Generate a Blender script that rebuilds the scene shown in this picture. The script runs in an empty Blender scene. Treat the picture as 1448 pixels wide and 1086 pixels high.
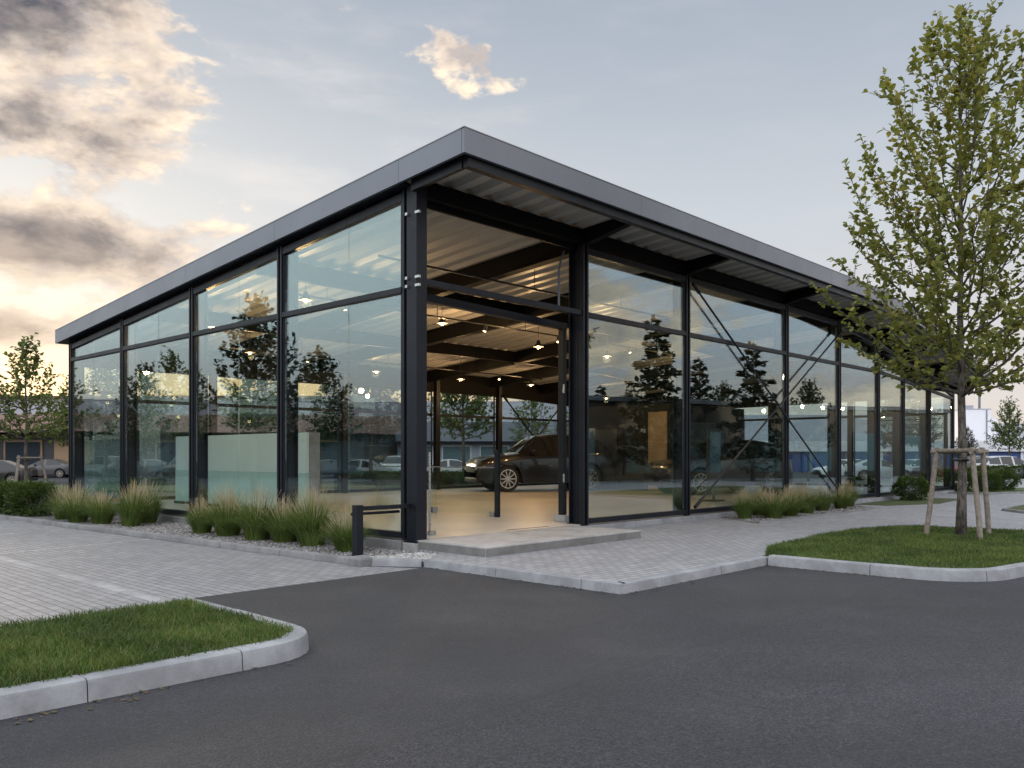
import bpy, bmesh, math, random
import numpy as np
from mathutils import Vector, Matrix
PI = math.pi
SC = bpy.context.scene
COL = SC.collection
rnd = random.Random(7)
# ------------------------------------------------------------------ camera frame and site frame
F, CX, HY, H = 1192.0, 724.0, 644.0, 1.45
ANG = math.atan2(1125, 1192)
RX, RY = math.sin(ANG), math.cos(ANG)          # u axis: along the entrance front
LX, LY = -RY, RX                                # v axis: along the left front
P0 = (-1.37, 12.2)
SITE = Matrix.Translation((P0[0], P0[1], 0)) @ Matrix.Rotation(math.atan2(RY, RX), 4, 'Z')
def W(u, v, z=0): return Vector((P0[0] + u*RX + v*LX, P0[1] + u*RY + v*LY, z))
def G(px, depth): return ((px - CX) / F * depth, depth)     # plan position at a bearing and distance
def mirror_front(x, y):                                       # reflected plan position across the entrance front
    dx, dy = x - P0[0], y - P0[1]
    u, v = dx*RX + dy*RY, dx*LX + dy*LY
    p = W(u, -v); return p.x, p.y

# ------------------------------------------------------------------ mesh helper
class MB:
    def __init__(s): s.v, s.f, s.m = [], [], []
    def add(s, vs, fs, m=0):
        o = len(s.v); s.v += [tuple(p) for p in vs]
        for f in fs: s.f.append(tuple(i + o for i in f)); s.m.append(m)
    def box(s, x0, x1, y0, y1, z0, z1, m=0):
        if x0 > x1: x0, x1 = x1, x0
        if y0 > y1: y0, y1 = y1, y0
        s.hexa([(x0,y0,z0),(x1,y0,z0),(x1,y1,z0),(x0,y1,z0),(x0,y0,z1),(x1,y0,z1),(x1,y1,z1),(x0,y1,z1)], m); return s
    def hexa(s, p, m=0):
        s.add(p, [(0,3,2,1),(4,5,6,7),(0,1,5,4),(1,2,6,5),(2,3,7,6),(3,0,4,7)], m); return s
    def cyl(s, a, b, r0, r1=None, n=8, m=0, cap=True):
        r1 = r0 if r1 is None else r1
        a, b = Vector(a), Vector(b); d = (b - a).normalized()
        t = Vector((0,0,1)) if abs(d.z) < .9 else Vector((1,0,0))
        x = d.cross(t).normalized(); y = d.cross(x)
        vs = []
        for c, r in ((a, r0), (b, r1)):
            for k in range(n):
                an = 2*PI*k/n; vs.append(c + x*math.cos(an)*r + y*math.sin(an)*r)
        fs = [(k, n + k, n + (k+1) % n, (k+1) % n) for k in range(n)]
        if cap: fs += [tuple(range(n)), tuple(range(2*n-1, n-1, -1))]
        s.add(vs, fs, m); return s
    def tube(s, pts, rs, n=7, m=0):
        rings = []; base = len(s.v)
        pts = [Vector(p) for p in pts]; x = None
        for i, p in enumerate(pts):
            d = (pts[min(i+1, len(pts)-1)] - pts[max(i-1, 0)]).normalized()
            if x is None:
                t = Vector((0,0,1)) if abs(d.z) < .9 else Vector((1,0,0)); x = d.cross(t).normalized()
            x = (x - d*x.dot(d)).normalized(); y = d.cross(x)
            for k in range(n):
                an = 2*PI*k/n; s.v.append(tuple(p + (x*math.cos(an) + y*math.sin(an))*rs[i]))
        for i in range(len(pts)-1):
            for k in range(n):
                a = base + i*n + k; b = base + i*n + (k+1) % n
                s.f.append((a, b, b + n, a + n)); s.m.append(m)
        s.f.append(tuple(base + k for k in range(n-1, -1, -1))); s.m.append(m)
        s.f.append(tuple(base + (len(pts)-1)*n + k for k in range(n))); s.m.append(m)
        return s
    def prism(s, poly, z0, z1, m=0):
        n = len(poly)
        a = sum(poly[i][0]*poly[(i+1)%n][1] - poly[(i+1)%n][0]*poly[i][1] for i in range(n))
        if a < 0: poly = poly[::-1]
        vs = [(x, y, z0) for x, y in poly] + [(x, y, z1) for x, y in poly]
        s.add(vs, [tuple(range(n-1, -1, -1)), tuple(range(n, 2*n))] + [(i, (i+1)%n, n+(i+1)%n, n+i) for i in range(n)], m); return s
    def build(s, name, mats, parent=None, smooth=None, bevel=0, site=False):
        me = bpy.data.meshes.new(name); me.from_pydata(s.v, [], s.f)
        for m in (mats if isinstance(mats, (list, tuple)) else [mats]): me.materials.append(m)
        if any(s.m): me.polygons.foreach_set('material_index', s.m)
        me.validate(); me.update()
        if smooth:
            me.shade_smooth()
            if smooth < 3: me.set_sharp_from_angle(angle=smooth)
        o = bpy.data.objects.new(name, me); COL.objects.link(o)
        if parent: o.parent = parent
        elif site: o.matrix_world = SITE
        if bevel:
            b = o.modifiers.new('bevel', 'BEVEL'); b.width = bevel; b.segments = 2; b.limit_method = 'ANGLE'; b.angle_limit = math.radians(40)
        return o
def np_mesh(name, V, Fc, mats, parent=None, site=False, smooth=False):
    """V (n,3), Fc list of equal-size face arrays"""
    me = bpy.data.meshes.new(name); V = np.asarray(V, np.float32); Fc = np.asarray(Fc, np.int32)
    k = Fc.shape[1]
    me.vertices.add(len(V)); me.vertices.foreach_set('co', V.ravel())
    me.loops.add(Fc.size); me.loops.foreach_set('vertex_index', Fc.ravel())
    me.polygons.add(len(Fc)); me.polygons.foreach_set('loop_start', np.arange(0, Fc.size, k, dtype=np.int32))
    me.materials.append(mats); me.update(calc_edges=True)
    if smooth: me.shade_smooth()
    o = bpy.data.objects.new(name, me); COL.objects.link(o)
    if parent: o.parent = parent
    elif site: o.matrix_world = SITE
    return o
def tag(o, label=None, cat=None, group=None, kind=None):
    if label: o['label'] = label
    if cat: o['category'] = cat
    if group: o['group'] = group
    if kind: o['kind'] = kind
    return o
def empty(name, loc=(0,0,0), rz=0, **k):
    o = bpy.data.objects.new(name, None); COL.objects.link(o); o.location = loc; o.rotation_euler = (0, 0, rz)
    o.empty_display_size = .2
    return tag(o, **k)
def dup(o, parent=None):
    c = o.copy(); COL.objects.link(c)
    if parent: c.parent = parent
    for ch in list(o.children): dup(ch, c)
    return c

# ------------------------------------------------------------------ materials
class S:                                                   # tiny math-node expression wrapper
    nt = None
    def __init__(s, sock): s.k = sock
    @staticmethod
    def op(o, *a, clamp=False):
        n = S.nt.nodes.new('ShaderNodeMath'); n.operation = o; n.use_clamp = clamp
        for i, x in enumerate(a):
            if isinstance(x, S): S.nt.links.new(x.k, n.inputs[i])
            else: n.inputs[i].default_value = x
        return S(n.outputs[0])
    def __add__(a, b): return S.op('ADD', a, b)
    __radd__ = __add__
    def __sub__(a, b): return S.op('SUBTRACT', a, b)
    def __rsub__(a, b): return S.op('SUBTRACT', b, a)
    def __mul__(a, b): return S.op('MULTIPLY', a, b)
    __rmul__ = __mul__
    def __truediv__(a, b): return S.op('DIVIDE', a, b)
    def sat(a): return S.op('ADD', a, 0.0, clamp=True)
def sstep(e0, e1, x):
    n = S.nt.nodes.new('ShaderNodeMapRange'); n.interpolation_type = 'SMOOTHSTEP'
    n.inputs['From Min'].default_value = e0; n.inputs['From Max'].default_value = e1
    S.nt.links.new(x.k, n.inputs['Value']); return S(n.outputs[0])
def mixc(fac, a, b, mode='MIX'):
    n = S.nt.nodes.new('ShaderNodeMix'); n.data_type = 'RGBA'; n.blend_type = mode
    for i, x in ((0, fac), (6, a), (7, b)):
        k = x.k if isinstance(x, S) else x
        if isinstance(k, bpy.types.NodeSocket): S.nt.links.new(k, n.inputs[i])
        elif i == 0: n.inputs[0].default_value = k
        else: n.inputs[i].default_value = (*k, 1)
    return S(n.outputs[2])
def noise(vec, scale, detail=4, rough=.55, dist=0.0):
    n = S.nt.nodes.new('ShaderNodeTexNoise'); n.inputs['Scale'].default_value = scale
    n.inputs['Detail'].default_value = detail; n.inputs['Roughness'].default_value = rough; n.inputs['Distortion'].default_value = dist
    if vec is not None: S.nt.links.new(vec, n.inputs['Vector'])
    return S(n.outputs['Fac'])
def voro(vec, scale, feat='F1', out='Distance', rand=1.0):
    n = S.nt.nodes.new('ShaderNodeTexVoronoi'); n.feature = feat; n.inputs['Scale'].default_value = scale
    n.inputs['Randomness'].default_value = rand
    if vec is not None: S.nt.links.new(vec, n.inputs['Vector'])
    return S(n.outputs[out])
def mapping(vec, scale=(1,1,1), rot=(0,0,0)):
    n = S.nt.nodes.new('ShaderNodeMapping'); n.inputs['Scale'].default_value = scale; n.inputs['Rotation'].default_value = rot
    S.nt.links.new(vec, n.inputs['Vector']); return n.outputs[0]
def newmat(name):
    m = bpy.data.materials.new(name); m.use_nodes = True; nt = m.node_tree; S.nt = nt
    b = nt.nodes['Principled BSDF']; return m, nt, b
def objco(): return S.nt.nodes.new('ShaderNodeTexCoord').outputs['Object']
def setc(b, name, x):
    k = x.k if isinstance(x, S) else x
    if isinstance(k, bpy.types.NodeSocket): S.nt.links.new(k, b.inputs[name])
    else: b.inputs[name].default_value = (*k, 1) if isinstance(k, tuple) else k
def bump(b, h, strength=.3, dist=.01):
    n = S.nt.nodes.new('ShaderNodeBump'); n.inputs['Strength'].default_value = strength; n.inputs['Distance'].default_value = dist
    S.nt.links.new(h.k, n.inputs['Height']); S.nt.links.new(n.outputs[0], b.inputs['Normal'])
def scale_c(c, k): return tuple(min(1, x*k) for x in c)
def simple(name, c, rough=.5, metal=0, var=.12, vs=3, bs=0, bscale=40, spec=None):
    m, nt, b = newmat(name); co = objco()
    n = noise(co, vs, 6, .6)
    setc(b, 'Base Color', mixc(sstep(.3, .7, n), scale_c(c, 1-var), scale_c(c, 1+var)))
    setc(b, 'Roughness', (noise(co, vs*3, 3) - .5)*.25 + rough)
    b.inputs['Metallic'].default_value = metal
    if spec is not None: b.inputs['Specular IOR Level'].default_value = spec
    if bs: bump(b, noise(co, bscale, 5), bs, .01)
    return m
M = {}
M['steel'] = simple('dark_steel_paint', (.0070,.0090,.0140), .42, 0, .25, 2, .05, 60, .30)
M['steelin'] = simple('black_beam_paint', (.0045,.0045,.0048), .6, 0, .2, 2, 0, 40, .12)
M['fascia'] = simple('fascia_metal', (.175,.185,.215), .38, .35, .05, .7, .02, 3)
M['trim'] = simple('bright_edge_metal', (.30,.31,.33), .3, .6, .05)
M['stainless'] = simple('stainless_steel', (.45,.45,.45), .28, 1, .08, 9)
M['darkpanel'] = simple('dark_panel', (.030,.031,.033), .5, 0, .1, 1.5)
M['wood'] = simple('lit_wood_panel', (.27,.20,.125), .5, 0, .15, 2)
M['stake'] = simple('weathered_stake', (.20,.172,.142), .85, 0, .3, 14, .5, 60)
M['rubber'] = simple('tyre_rubber', (.018,.018,.018), .75, 0, .1)
M['rim'] = simple('alloy_rim', (.55,.53,.50), .25, .9, .05)
M['plastic'] = simple('black_plastic', (.02,.02,.022), .45)
M['soil'] = simple('soil', (.075,.055,.038), .95, 0, .3, 10, .6, 60)
M['cwhite'] = simple('white_cladding', (.62,.63,.66), .6, 0, .05, .2)
M['cblue'] = simple('blue_cladding', (.02,.06,.20), .4, 0, .1, .3)
M['cgrey'] = simple('grey_render', (.34,.35,.39), .8, 0, .06, .3)
M['cslate'] = simple('slate_cladding', (.13,.15,.18), .6, 0, .06, .3)
M['croof'] = simple('roof_felt', (.16,.10,.08), .8, 0, .1, .5)
M['shop'] = simple('dark_shopfront', (.035,.037,.04), .5, 0, .2, .4)
M['shoplit'] = simple('timber_shopfront', (.28,.19,.11), .6, 0, .2, .4)
M['track'] = simple('lighting_track_paint', (.012,.012,.012), .5)

def mk_ribbed(name, c, period, axis, rough=.6):
    m, nt, b = newmat(name); co = objco()
    w = nt.nodes.new('ShaderNodeTexWave'); w.wave_type = 'BANDS'; w.bands_direction = axis; w.inputs['Scale'].default_value = 1/period*.314; w.inputs['Distortion'].default_value = 0
    nt.links.new(co, w.inputs['Vector'])
    n = noise(co, .6, 4)
    setc(b, 'Base Color', mixc(n, scale_c(c, .88), scale_c(c, 1.12))); b.inputs['Roughness'].default_value = rough
    bump(b, S(w.outputs['Fac']), .6, .05); return m
M['brown'] = mk_ribbed('brown_ribbed_cladding', (.34,.22,.18), .35, 'X')

def mk_deck():
    m, nt, b = newmat('galvanised_deck'); co = objco()
    n = noise(mapping(co, (1, .15, 1)), 6, 5)
    v = voro(co, 18, out='Color')
    setc(b, 'Base Color', mixc(n, (.36,.35,.33), (.52,.505,.48))); setc(b, 'Roughness', n*.2 + .34); b.inputs['Metallic'].default_value = .05
    return m
M['deck'] = mk_deck()
def mk_asphalt():
    m, nt, b = newmat('asphalt'); co = objco()
    fine = noise(co, 58, 5, .8); vz = voro(co, 70); big = noise(co, .28, 6, .62); mid = noise(co, 5, 4, .6)
    c = mixc(sstep(.43, .60, fine), (.006,.006,.008), (.042,.042,.047))
    c = mixc(sstep(.5, .75, S(voro(co, 150, out='Color').k)), c, (.155,.152,.15)) if False else c
    spk = sstep(.66, .74, noise(co, 85, 2, .6))
    stc = nt.nodes.new('ShaderNodeTexVoronoi'); stc.inputs['Scale'].default_value = 100; nt.links.new(co, stc.inputs['Vector'])
    sr = nt.nodes.new('ShaderNodeSeparateColor'); nt.links.new(stc.outputs['Color'], sr.inputs[0]); q_ = S(sr.outputs[0]); q_ = q_*q_
    stone = mixc(q_, (.007,.0075,.010), (.082,.085,.094)); c = mixc(.62, c, stone)
    c = mixc(spk*.8, c, (.20,.198,.196))
    c = mixc(sstep(.42, .66, big)*.55 + sstep(.5, .8, mid)*.12, c, (.020,.020,.022))
    # fine cracks of old asphalt, and pale scuffs
    ck = voro(co, .22, 'DISTANCE_TO_EDGE'); wob = noise(co, 1.3, 4)
    crack = (1 - sstep(.0, .004, ck + (wob - .5)*.0))*sstep(.52, .6, noise(co, .5, 2))
    c = mixc(crack*.6, c, (.02,.02,.02))
    sp_ = nt.nodes.new('ShaderNodeSeparateXYZ'); nt.links.new(co, sp_.inputs[0])
    vv = (S(sp_.outputs[0]) - P0[0])*LX + (S(sp_.outputs[1]) - P0[1])*LY + (noise(co, 1.5, 3) - .5)*.10
    seam = 1 - sstep(.006, .03, S.op('ABSOLUTE', vv + 6.0)); c = mixc(seam*.45, c, (.012,.012,.012))
    lane = sstep(-6.2, -5.9, vv); c = mixc(lane*.30, c, (.030,.030,.032))
    dust = sstep(.5, .7, noise(co, .9, 5, .65)); c = mixc(dust*.15, c, (.085,.083,.080))
    tone = noise(co, .22, 5, .6); worn = noise(mapping(co, (.25, 1, 1), (0, 0, -.75)), .5, 4, .6)
    k_ = sstep(.34, .66, tone)*.5 + sstep(.36, .64, worn)*.5
    c = mixc(1.0, c, mixc(k_, (.70,.70,.72), (1.18,1.18,1.20)), 'MULTIPLY')
    setc(b, 'Base Color', c); setc(b, 'Roughness', .80 - spk*.2 + (big - .5)*.3)
    bump(b, fine*.6 + (1 - vz)*.6, .9, .008); return m
M['asphalt'] = mk_asphalt()
def mk_paver(name, rot, c0, c1, bw=.21, rh=.105):
    m, nt, b = newmat(name); co = objco()
    n = nt.nodes.new('ShaderNodeTexBrick'); n.inputs['Scale'].default_value = 1
    n.inputs['Brick Width'].default_value = bw; n.inputs['Row Height'].default_value = rh; n.inputs['Mortar Size'].default_value = .0065
    n.inputs['Mortar Smooth'].default_value = .25; n.inputs['Bias'].default_value = 0
    n.inputs['Color1'].default_value = (*c0, 1); n.inputs['Color2'].default_value = (*c1, 1); n.inputs['Mortar'].default_value = (.055,.054,.052, 1)
    wob = nt.nodes.new('ShaderNodeTexNoise'); wob.inputs['Scale'].default_value = 9; nt.links.new(co, wob.inputs['Vector'])
    va = nt.nodes.new('ShaderNodeVectorMath'); va.operation = 'MULTIPLY_ADD'; va.inputs[1].default_value = (.006,.006,0)
    nt.links.new(wob.outputs['Color'], va.inputs[0]); nt.links.new(mapping(co, rot=(0,0,rot)), va.inputs[2])
    nt.links.new(va.outputs[0], n.inputs['Vector'])
    st = noise(co, .8, 6, .65); fine = noise(co, 90, 3)
    c = mixc(sstep(.35, .75, st)*.45, S(n.outputs['Color']), scale_c(c0, .62), 'MULTIPLY') if False else S(n.outputs['Color'])
    c = mixc(sstep(.40, .72, st)*.30, c, scale_c(c0, .6))
    c = mixc(sstep(.5, .8, fine)*.25, c, scale_c(c1, 1.15))
    setc(b, 'Base Color', c); b.inputs['Roughness'].default_value = .75
    bump(b, S.op('SUBTRACT', fine*.15, S(n.outputs['Fac'])), .6, .006); return m
M['paver_l'] = mk_paver('parking_pavers', PI/2, (.185,.188,.197), (.25,.25,.255))
M['paver_r'] = mk_paver('pavement_pavers', 0, (.225,.228,.24), (.30,.302,.312), .2, .1)
def mk_conc(name, c, rough=.75, joints=0):
    m, nt, b = newmat(name); co = objco()
    n = noise(co, 2.2, 8, .7); fi = noise(co, 60, 4, .6); pit = sstep(.66, .74, noise(co, 110, 2))
    cc = mixc(sstep(.36, .66, n), scale_c(c, .70), scale_c(c, 1.12)); cc = mixc(sstep(.4, .8, fi)*.35, cc, scale_c(c, .75)); cc = mixc(pit*.5, cc, scale_c(c, .45))
    setc(b, 'Base Color', cc); b.inputs['Roughness'].default_value = rough; bump(b, fi - pit*.5, .35, .004); return m
M['kerb'] = mk_conc('kerb_granite', (.275,.283,.297))
M['kerb_dark'] = mk_conc('weathered_kerb', (.20,.20,.205))
M['band'] = mk_conc('pale_paver_band', (.285,.287,.292))
M['step'] = mk_conc('concrete_step', (.34,.335,.325), .7)
def mk_floor():
    m, nt, b = newmat('polished_concrete_floor'); co = objco()
    n = noise(co, .5, 6, .65); f2 = noise(co, 6, 5)
    c = mixc(sstep(.3, .7, n), (.36,.335,.295), (.46,.43,.385)); c = mixc(sstep(.5, .8, f2)*.3, c, (.26,.24,.21))
    setc(b, 'Base Color', c); setc(b, 'Roughness', n*.25 + .27); return m
M['floor'] = mk_floor()
def mk_gravel(name, c0, c1):
    m, nt, b = newmat(name); co = objco()
    v = nt.nodes.new('ShaderNodeTexVoronoi'); v.inputs['Scale'].default_value = 28; nt.links.new(co, v.inputs['Vector'])
    bw = nt.nodes.new('ShaderNodeRGBToBW'); nt.links.new(v.outputs['Color'], bw.inputs[0])
    c = mixc(S(bw.outputs[0]), c0, c1); c = mixc(sstep(.35, .6, S(v.outputs['Distance'])), c, (.04,.038,.035))
    setc(b, 'Base Color', c); b.inputs['Roughness'].default_value = .85; bump(b, 1 - S(v.outputs['Distance']), .9, .03); return m
M['gravel'] = mk_gravel('gravel_bed', (.16,.155,.15), (.42,.41,.40))
def mk_rand(name, cols, rough=.6, transl=0, spec=.3):
    """colour that differs from mesh island to island"""
    m, nt, b = newmat(name); g = nt.nodes.new('ShaderNodeNewGeometry')
    r = nt.nodes.new('ShaderNodeValToRGB'); nt.links.new(g.outputs['Random Per Island'], r.inputs[0])
    el = r.color_ramp.elements
    while len(el) < len(cols): el.new(.5)
    for i, c in enumerate(cols): el[i].position = i/(len(cols)-1); el[i].color = (*c, 1)
    nt.links.new(r.outputs[0], b.inputs['Base Color']); b.inputs['Roughness'].default_value = rough; b.inputs['Specular IOR Level'].default_value = spec
    if transl:
        t = nt.nodes.new('ShaderNodeBsdfTranslucent'); mx = nt.nodes.new('ShaderNodeMixShader'); mx.inputs[0].default_value = transl
        nt.links.new(r.outputs[0], t.inputs['Color'])
        nt.links.new(b.outputs[0], mx.inputs[1]); nt.links.new(t.outputs[0], mx.inputs[2]); nt.links.new(mx.outputs[0], nt.nodes['Material Output'].inputs[0])
    return m
M['pebble'] = mk_rand('pebbles', [(.10,.098,.095), (.20,.195,.19), (.15,.145,.14), (.36,.35,.34)], .8)
M['pebblew'] = mk_rand('white_pebbles', [(.26,.255,.25), (.46,.45,.44), (.18,.175,.17), (.52,.51,.50)], .8)
M['blade'] = mk_rand('lawn_blade', [(.045,.088,.016), (.085,.145,.028), (.115,.170,.040), (.060,.115,.020), (.16,.18,.065), (.19,.17,.08)], .6, .35)
def patchy(m, k0, k1, sc):
    nt = m.node_tree; S.nt = nt; r = nt.nodes['Color Ramp']; n = noise(objco(), sc, 4, .6)
    t = sstep(.32, .66, n); c = mixc(1.0, S(r.outputs[0]), mixc(t, k0, k1), 'MULTIPLY')
    for l in list(r.outputs[0].links):
        if l.to_node != c.k.node: nt.links.new(c.k, l.to_socket)
patchy(M['blade'], (.55,.64,.60), (1.05,1.08,.90), 1.7)
M['blade_old'] = mk_rand('ornamental_blade', [(.07,.12,.022), (.15,.22,.05), (.10,.17,.036), (.22,.25,.08), (.12,.19,.042), (.045,.085,.018)], .6, .3)
M['plume'] = mk_rand('seed_plume', [(.42,.35,.22), (.56,.48,.32), (.35,.29,.18)], .8, .3)
M['leaf'] = mk_rand('tree_leaf', [(.15,.185,.034), (.24,.25,.05), (.17,.205,.04), (.30,.275,.06), (.20,.215,.045), (.13,.16,.034)], .5, .42, .4)
M['leaf2'] = mk_rand('street_tree_leaf', [(.08,.12,.028), (.13,.17,.04), (.10,.14,.034)], .55, .4)
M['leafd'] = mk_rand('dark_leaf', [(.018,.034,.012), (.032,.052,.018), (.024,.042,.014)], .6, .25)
M['shrub'] = mk_rand('shrub_leaf', [(.045,.075,.018), (.08,.12,.03), (.06,.095,.022)], .55, .3)
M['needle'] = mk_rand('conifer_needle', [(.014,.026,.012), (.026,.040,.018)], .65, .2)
def mk_turf():
    m, nt, b = newmat('turf_ground'); co = objco()
    n = noise(co, 1.6, 5); f = noise(co, 45, 4)
    c = mixc(n, (.035,.055,.014), (.06,.085,.022)); c = mixc(sstep(.45,.75,f)*.6, c, (.08,.075,.03))
    setc(b, 'Base Color', c); b.inputs['Roughness'].default_value = .9; bump(b, f, .8, .03); return m
M['turf'] = mk_turf()
def mk_bark():
    m, nt, b = newmat('bark'); co = objco()
    v = noise(mapping(co, (1, 1, .22)), 38, 4, .6); n = noise(co, 9, 6, .7)
    setc(b, 'Base Color', mixc(sstep(.40, .72, v*.6 + n*.5), (.028,.024,.021), (.17,.15,.128))); b.inputs['Roughness'].default_value = .9
    bump(b, v*.6 + n, .8, .02); return m
M['bark'] = mk_bark()
def schlick(f0):
    g = S.nt.nodes.new('ShaderNodeNewGeometry'); d = S.nt.nodes.new('ShaderNodeVectorMath'); d.operation = 'DOT_PRODUCT'
    S.nt.links.new(g.outputs['Incoming'], d.inputs[0]); S.nt.links.new(g.outputs['Normal'], d.inputs[1])
    c = 1 - S.op('ABSOLUTE', S(d.outputs['Value'])); return S.op('POWER', c, 5.0)*(1 - f0) + f0
def mk_glass():
    m, nt, b = newmat('coated_glass'); nt.nodes.remove(b); co = objco()
    fr = schlick(.16)
    tr = nt.nodes.new('ShaderNodeBsdfTransparent'); tr.inputs['Color'].default_value = (.905,.958,.952,1)
    gl = nt.nodes.new('ShaderNodeBsdfGlossy'); gl.inputs['Roughness'].default_value = 0; gl.inputs['Color'].default_value = (.86,.97,1.0,1)
    bp = nt.nodes.new('ShaderNodeBump'); bp.inputs['Strength'].default_value = .09; bp.inputs['Distance'].default_value = .02
    S.nt.links.new(noise(co, .7, 1).k, bp.inputs['Height']); nt.links.new(bp.outputs[0], gl.inputs['Normal'])
    mx = nt.nodes.new('ShaderNodeMixShader')
    nt.links.new(fr.k, mx.inputs[0]); nt.links.new(tr.outputs[0], mx.inputs[1]); nt.links.new(gl.outputs[0], mx.inputs[2])
    nt.links.new(mx.outputs[0], nt.nodes['Material Output'].inputs[0]); return m
M['glass'] = mk_glass()
def mk_clear():
    m, nt, b = newmat('clear_glass'); nt.nodes.remove(b)
    fr = schlick(.03)
    tr = nt.nodes.new('ShaderNodeBsdfTransparent'); tr.inputs['Color'].default_value = (.93,.965,.95,1)
    gl = nt.nodes.new('ShaderNodeBsdfGlossy'); gl.inputs['Roughness'].default_value = 0
    mx = nt.nodes.new('ShaderNodeMixShader'); nt.links.new(fr.k, mx.inputs[0]); nt.links.new(tr.outputs[0], mx.inputs[1]); nt.links.new(gl.outputs[0], mx.inputs[2])
    nt.links.new(mx.outputs[0], nt.nodes['Material Output'].inputs[0]); return m
M['clear'] = mk_clear()
def mk_frost():
    m, nt, b = newmat('frosted_panel'); co = objco()
    setc(b, 'Base Color', mixc(noise(co, 1.2, 3), (.80,.93,.90), (.86,.95,.93))); b.inputs['Roughness'].default_value = .45
    t = nt.nodes.new('ShaderNodeBsdfTranslucent'); t.inputs['Color'].default_value = (.66,.76,.72,1); mx = nt.nodes.new('ShaderNodeMixShader'); mx.inputs[0].default_value = .25
    nt.links.new(b.outputs[0], mx.inputs[1]); nt.links.new(t.outputs[0], mx.inputs[2]); nt.links.new(mx.outputs[0], nt.nodes['Material Output'].inputs[0]); return m
M['frost'] = mk_frost()
M['frostlow'] = simple('pale_green_panel', (.44,.62,.58), .4, 0, .04)
def mk_paint():
    m, nt, b = newmat('car_paint'); oi = nt.nodes.new('ShaderNodeObjectInfo'); nt.links.new(oi.outputs['Color'], b.inputs['Base Color'])
    b.inputs['Roughness'].default_value = .28; b.inputs['Metallic'].default_value = .0; b.inputs['Coat Weight'].default_value = .45; b.inputs['Specular IOR Level'].default_value = .3; b.inputs['Coat Roughness'].default_value = .03; return m
M['paint'] = mk_paint()
def mk_plain(name, c, rough, metal=0, emit=None, es=0):
    m, nt, b = newmat(name); b.inputs['Base Color'].default_value = (*c, 1); b.inputs['Roughness'].default_value = rough; b.inputs['Metallic'].default_value = metal
    if emit: b.inputs['Emission Color'].default_value = (*emit, 1); b.inputs['Emission Strength'].default_value = es
    return m
M['carglass'] = mk_plain('car_glass', (.012,.014,.015), .04)
M['lampglass'] = mk_plain('headlight_glass', (.55,.56,.58), .12, .4)
M['tail'] = mk_plain('tail_light_red', (.30,.01,.012), .2)
M['bulb'] = mk_plain('lit_bulb', (1,.8,.5), .5, 0, (1,.66,.30), 14)
M['win'] = mk_plain('dark_window', (.03,.04,.05), .08)
M['winlit'] = mk_plain('teal_window', (.10,.16,.18), .12)

# ------------------------------------------------------------------ ground
tag(MB().box(-260, 260, -120, 420, -1, 0).build('asphalt_ground', M['asphalt']), kind='structure')
# paved parking court on the left, flush with the asphalt (4 mm proud)
par = MB(); par.prism([(-4.25,-1.15), (-.9,-1.08), (-1.3,-.35), (-1.45,2), (-1.6,5), (-1.8,8.5), (-2.0,14), (-2.3,16), (-16,16), (-16,-2.02), (-4.3,-2.02)], -.02, .004)
tag(par.build('paved_parking', M['paver_l'], site=True), kind='structure')
bd = MB(); bd.box(-4.32, -4.18, -1.2, 15.9, -.01, .008)
for v in (5.0, 8.2, 11.4): bd.prism([(-1.55-.03*v, v+.02), (-1.55-.03*v, v+.12), (-4.18, v-.40), (-4.18, v-.52)], -.01, .008)
tag(bd.build('parking_bay_marking', M['band'], site=True), kind='structure')
# raised pavement in front of the entrance and along the right front
pv = MB(); pv.prism([(-.62,-1.0), (-.62,-4.03), (8.9,-4.03), (9.4,-12), (12,-30), (60,-30), (60,4), (25.3,4), (25.3,.1), (-.06,.1), (-.06,-.6)], -.02, .10)
tag(pv.build('pavement', M['paver_r'], site=True), kind='structure')

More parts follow.
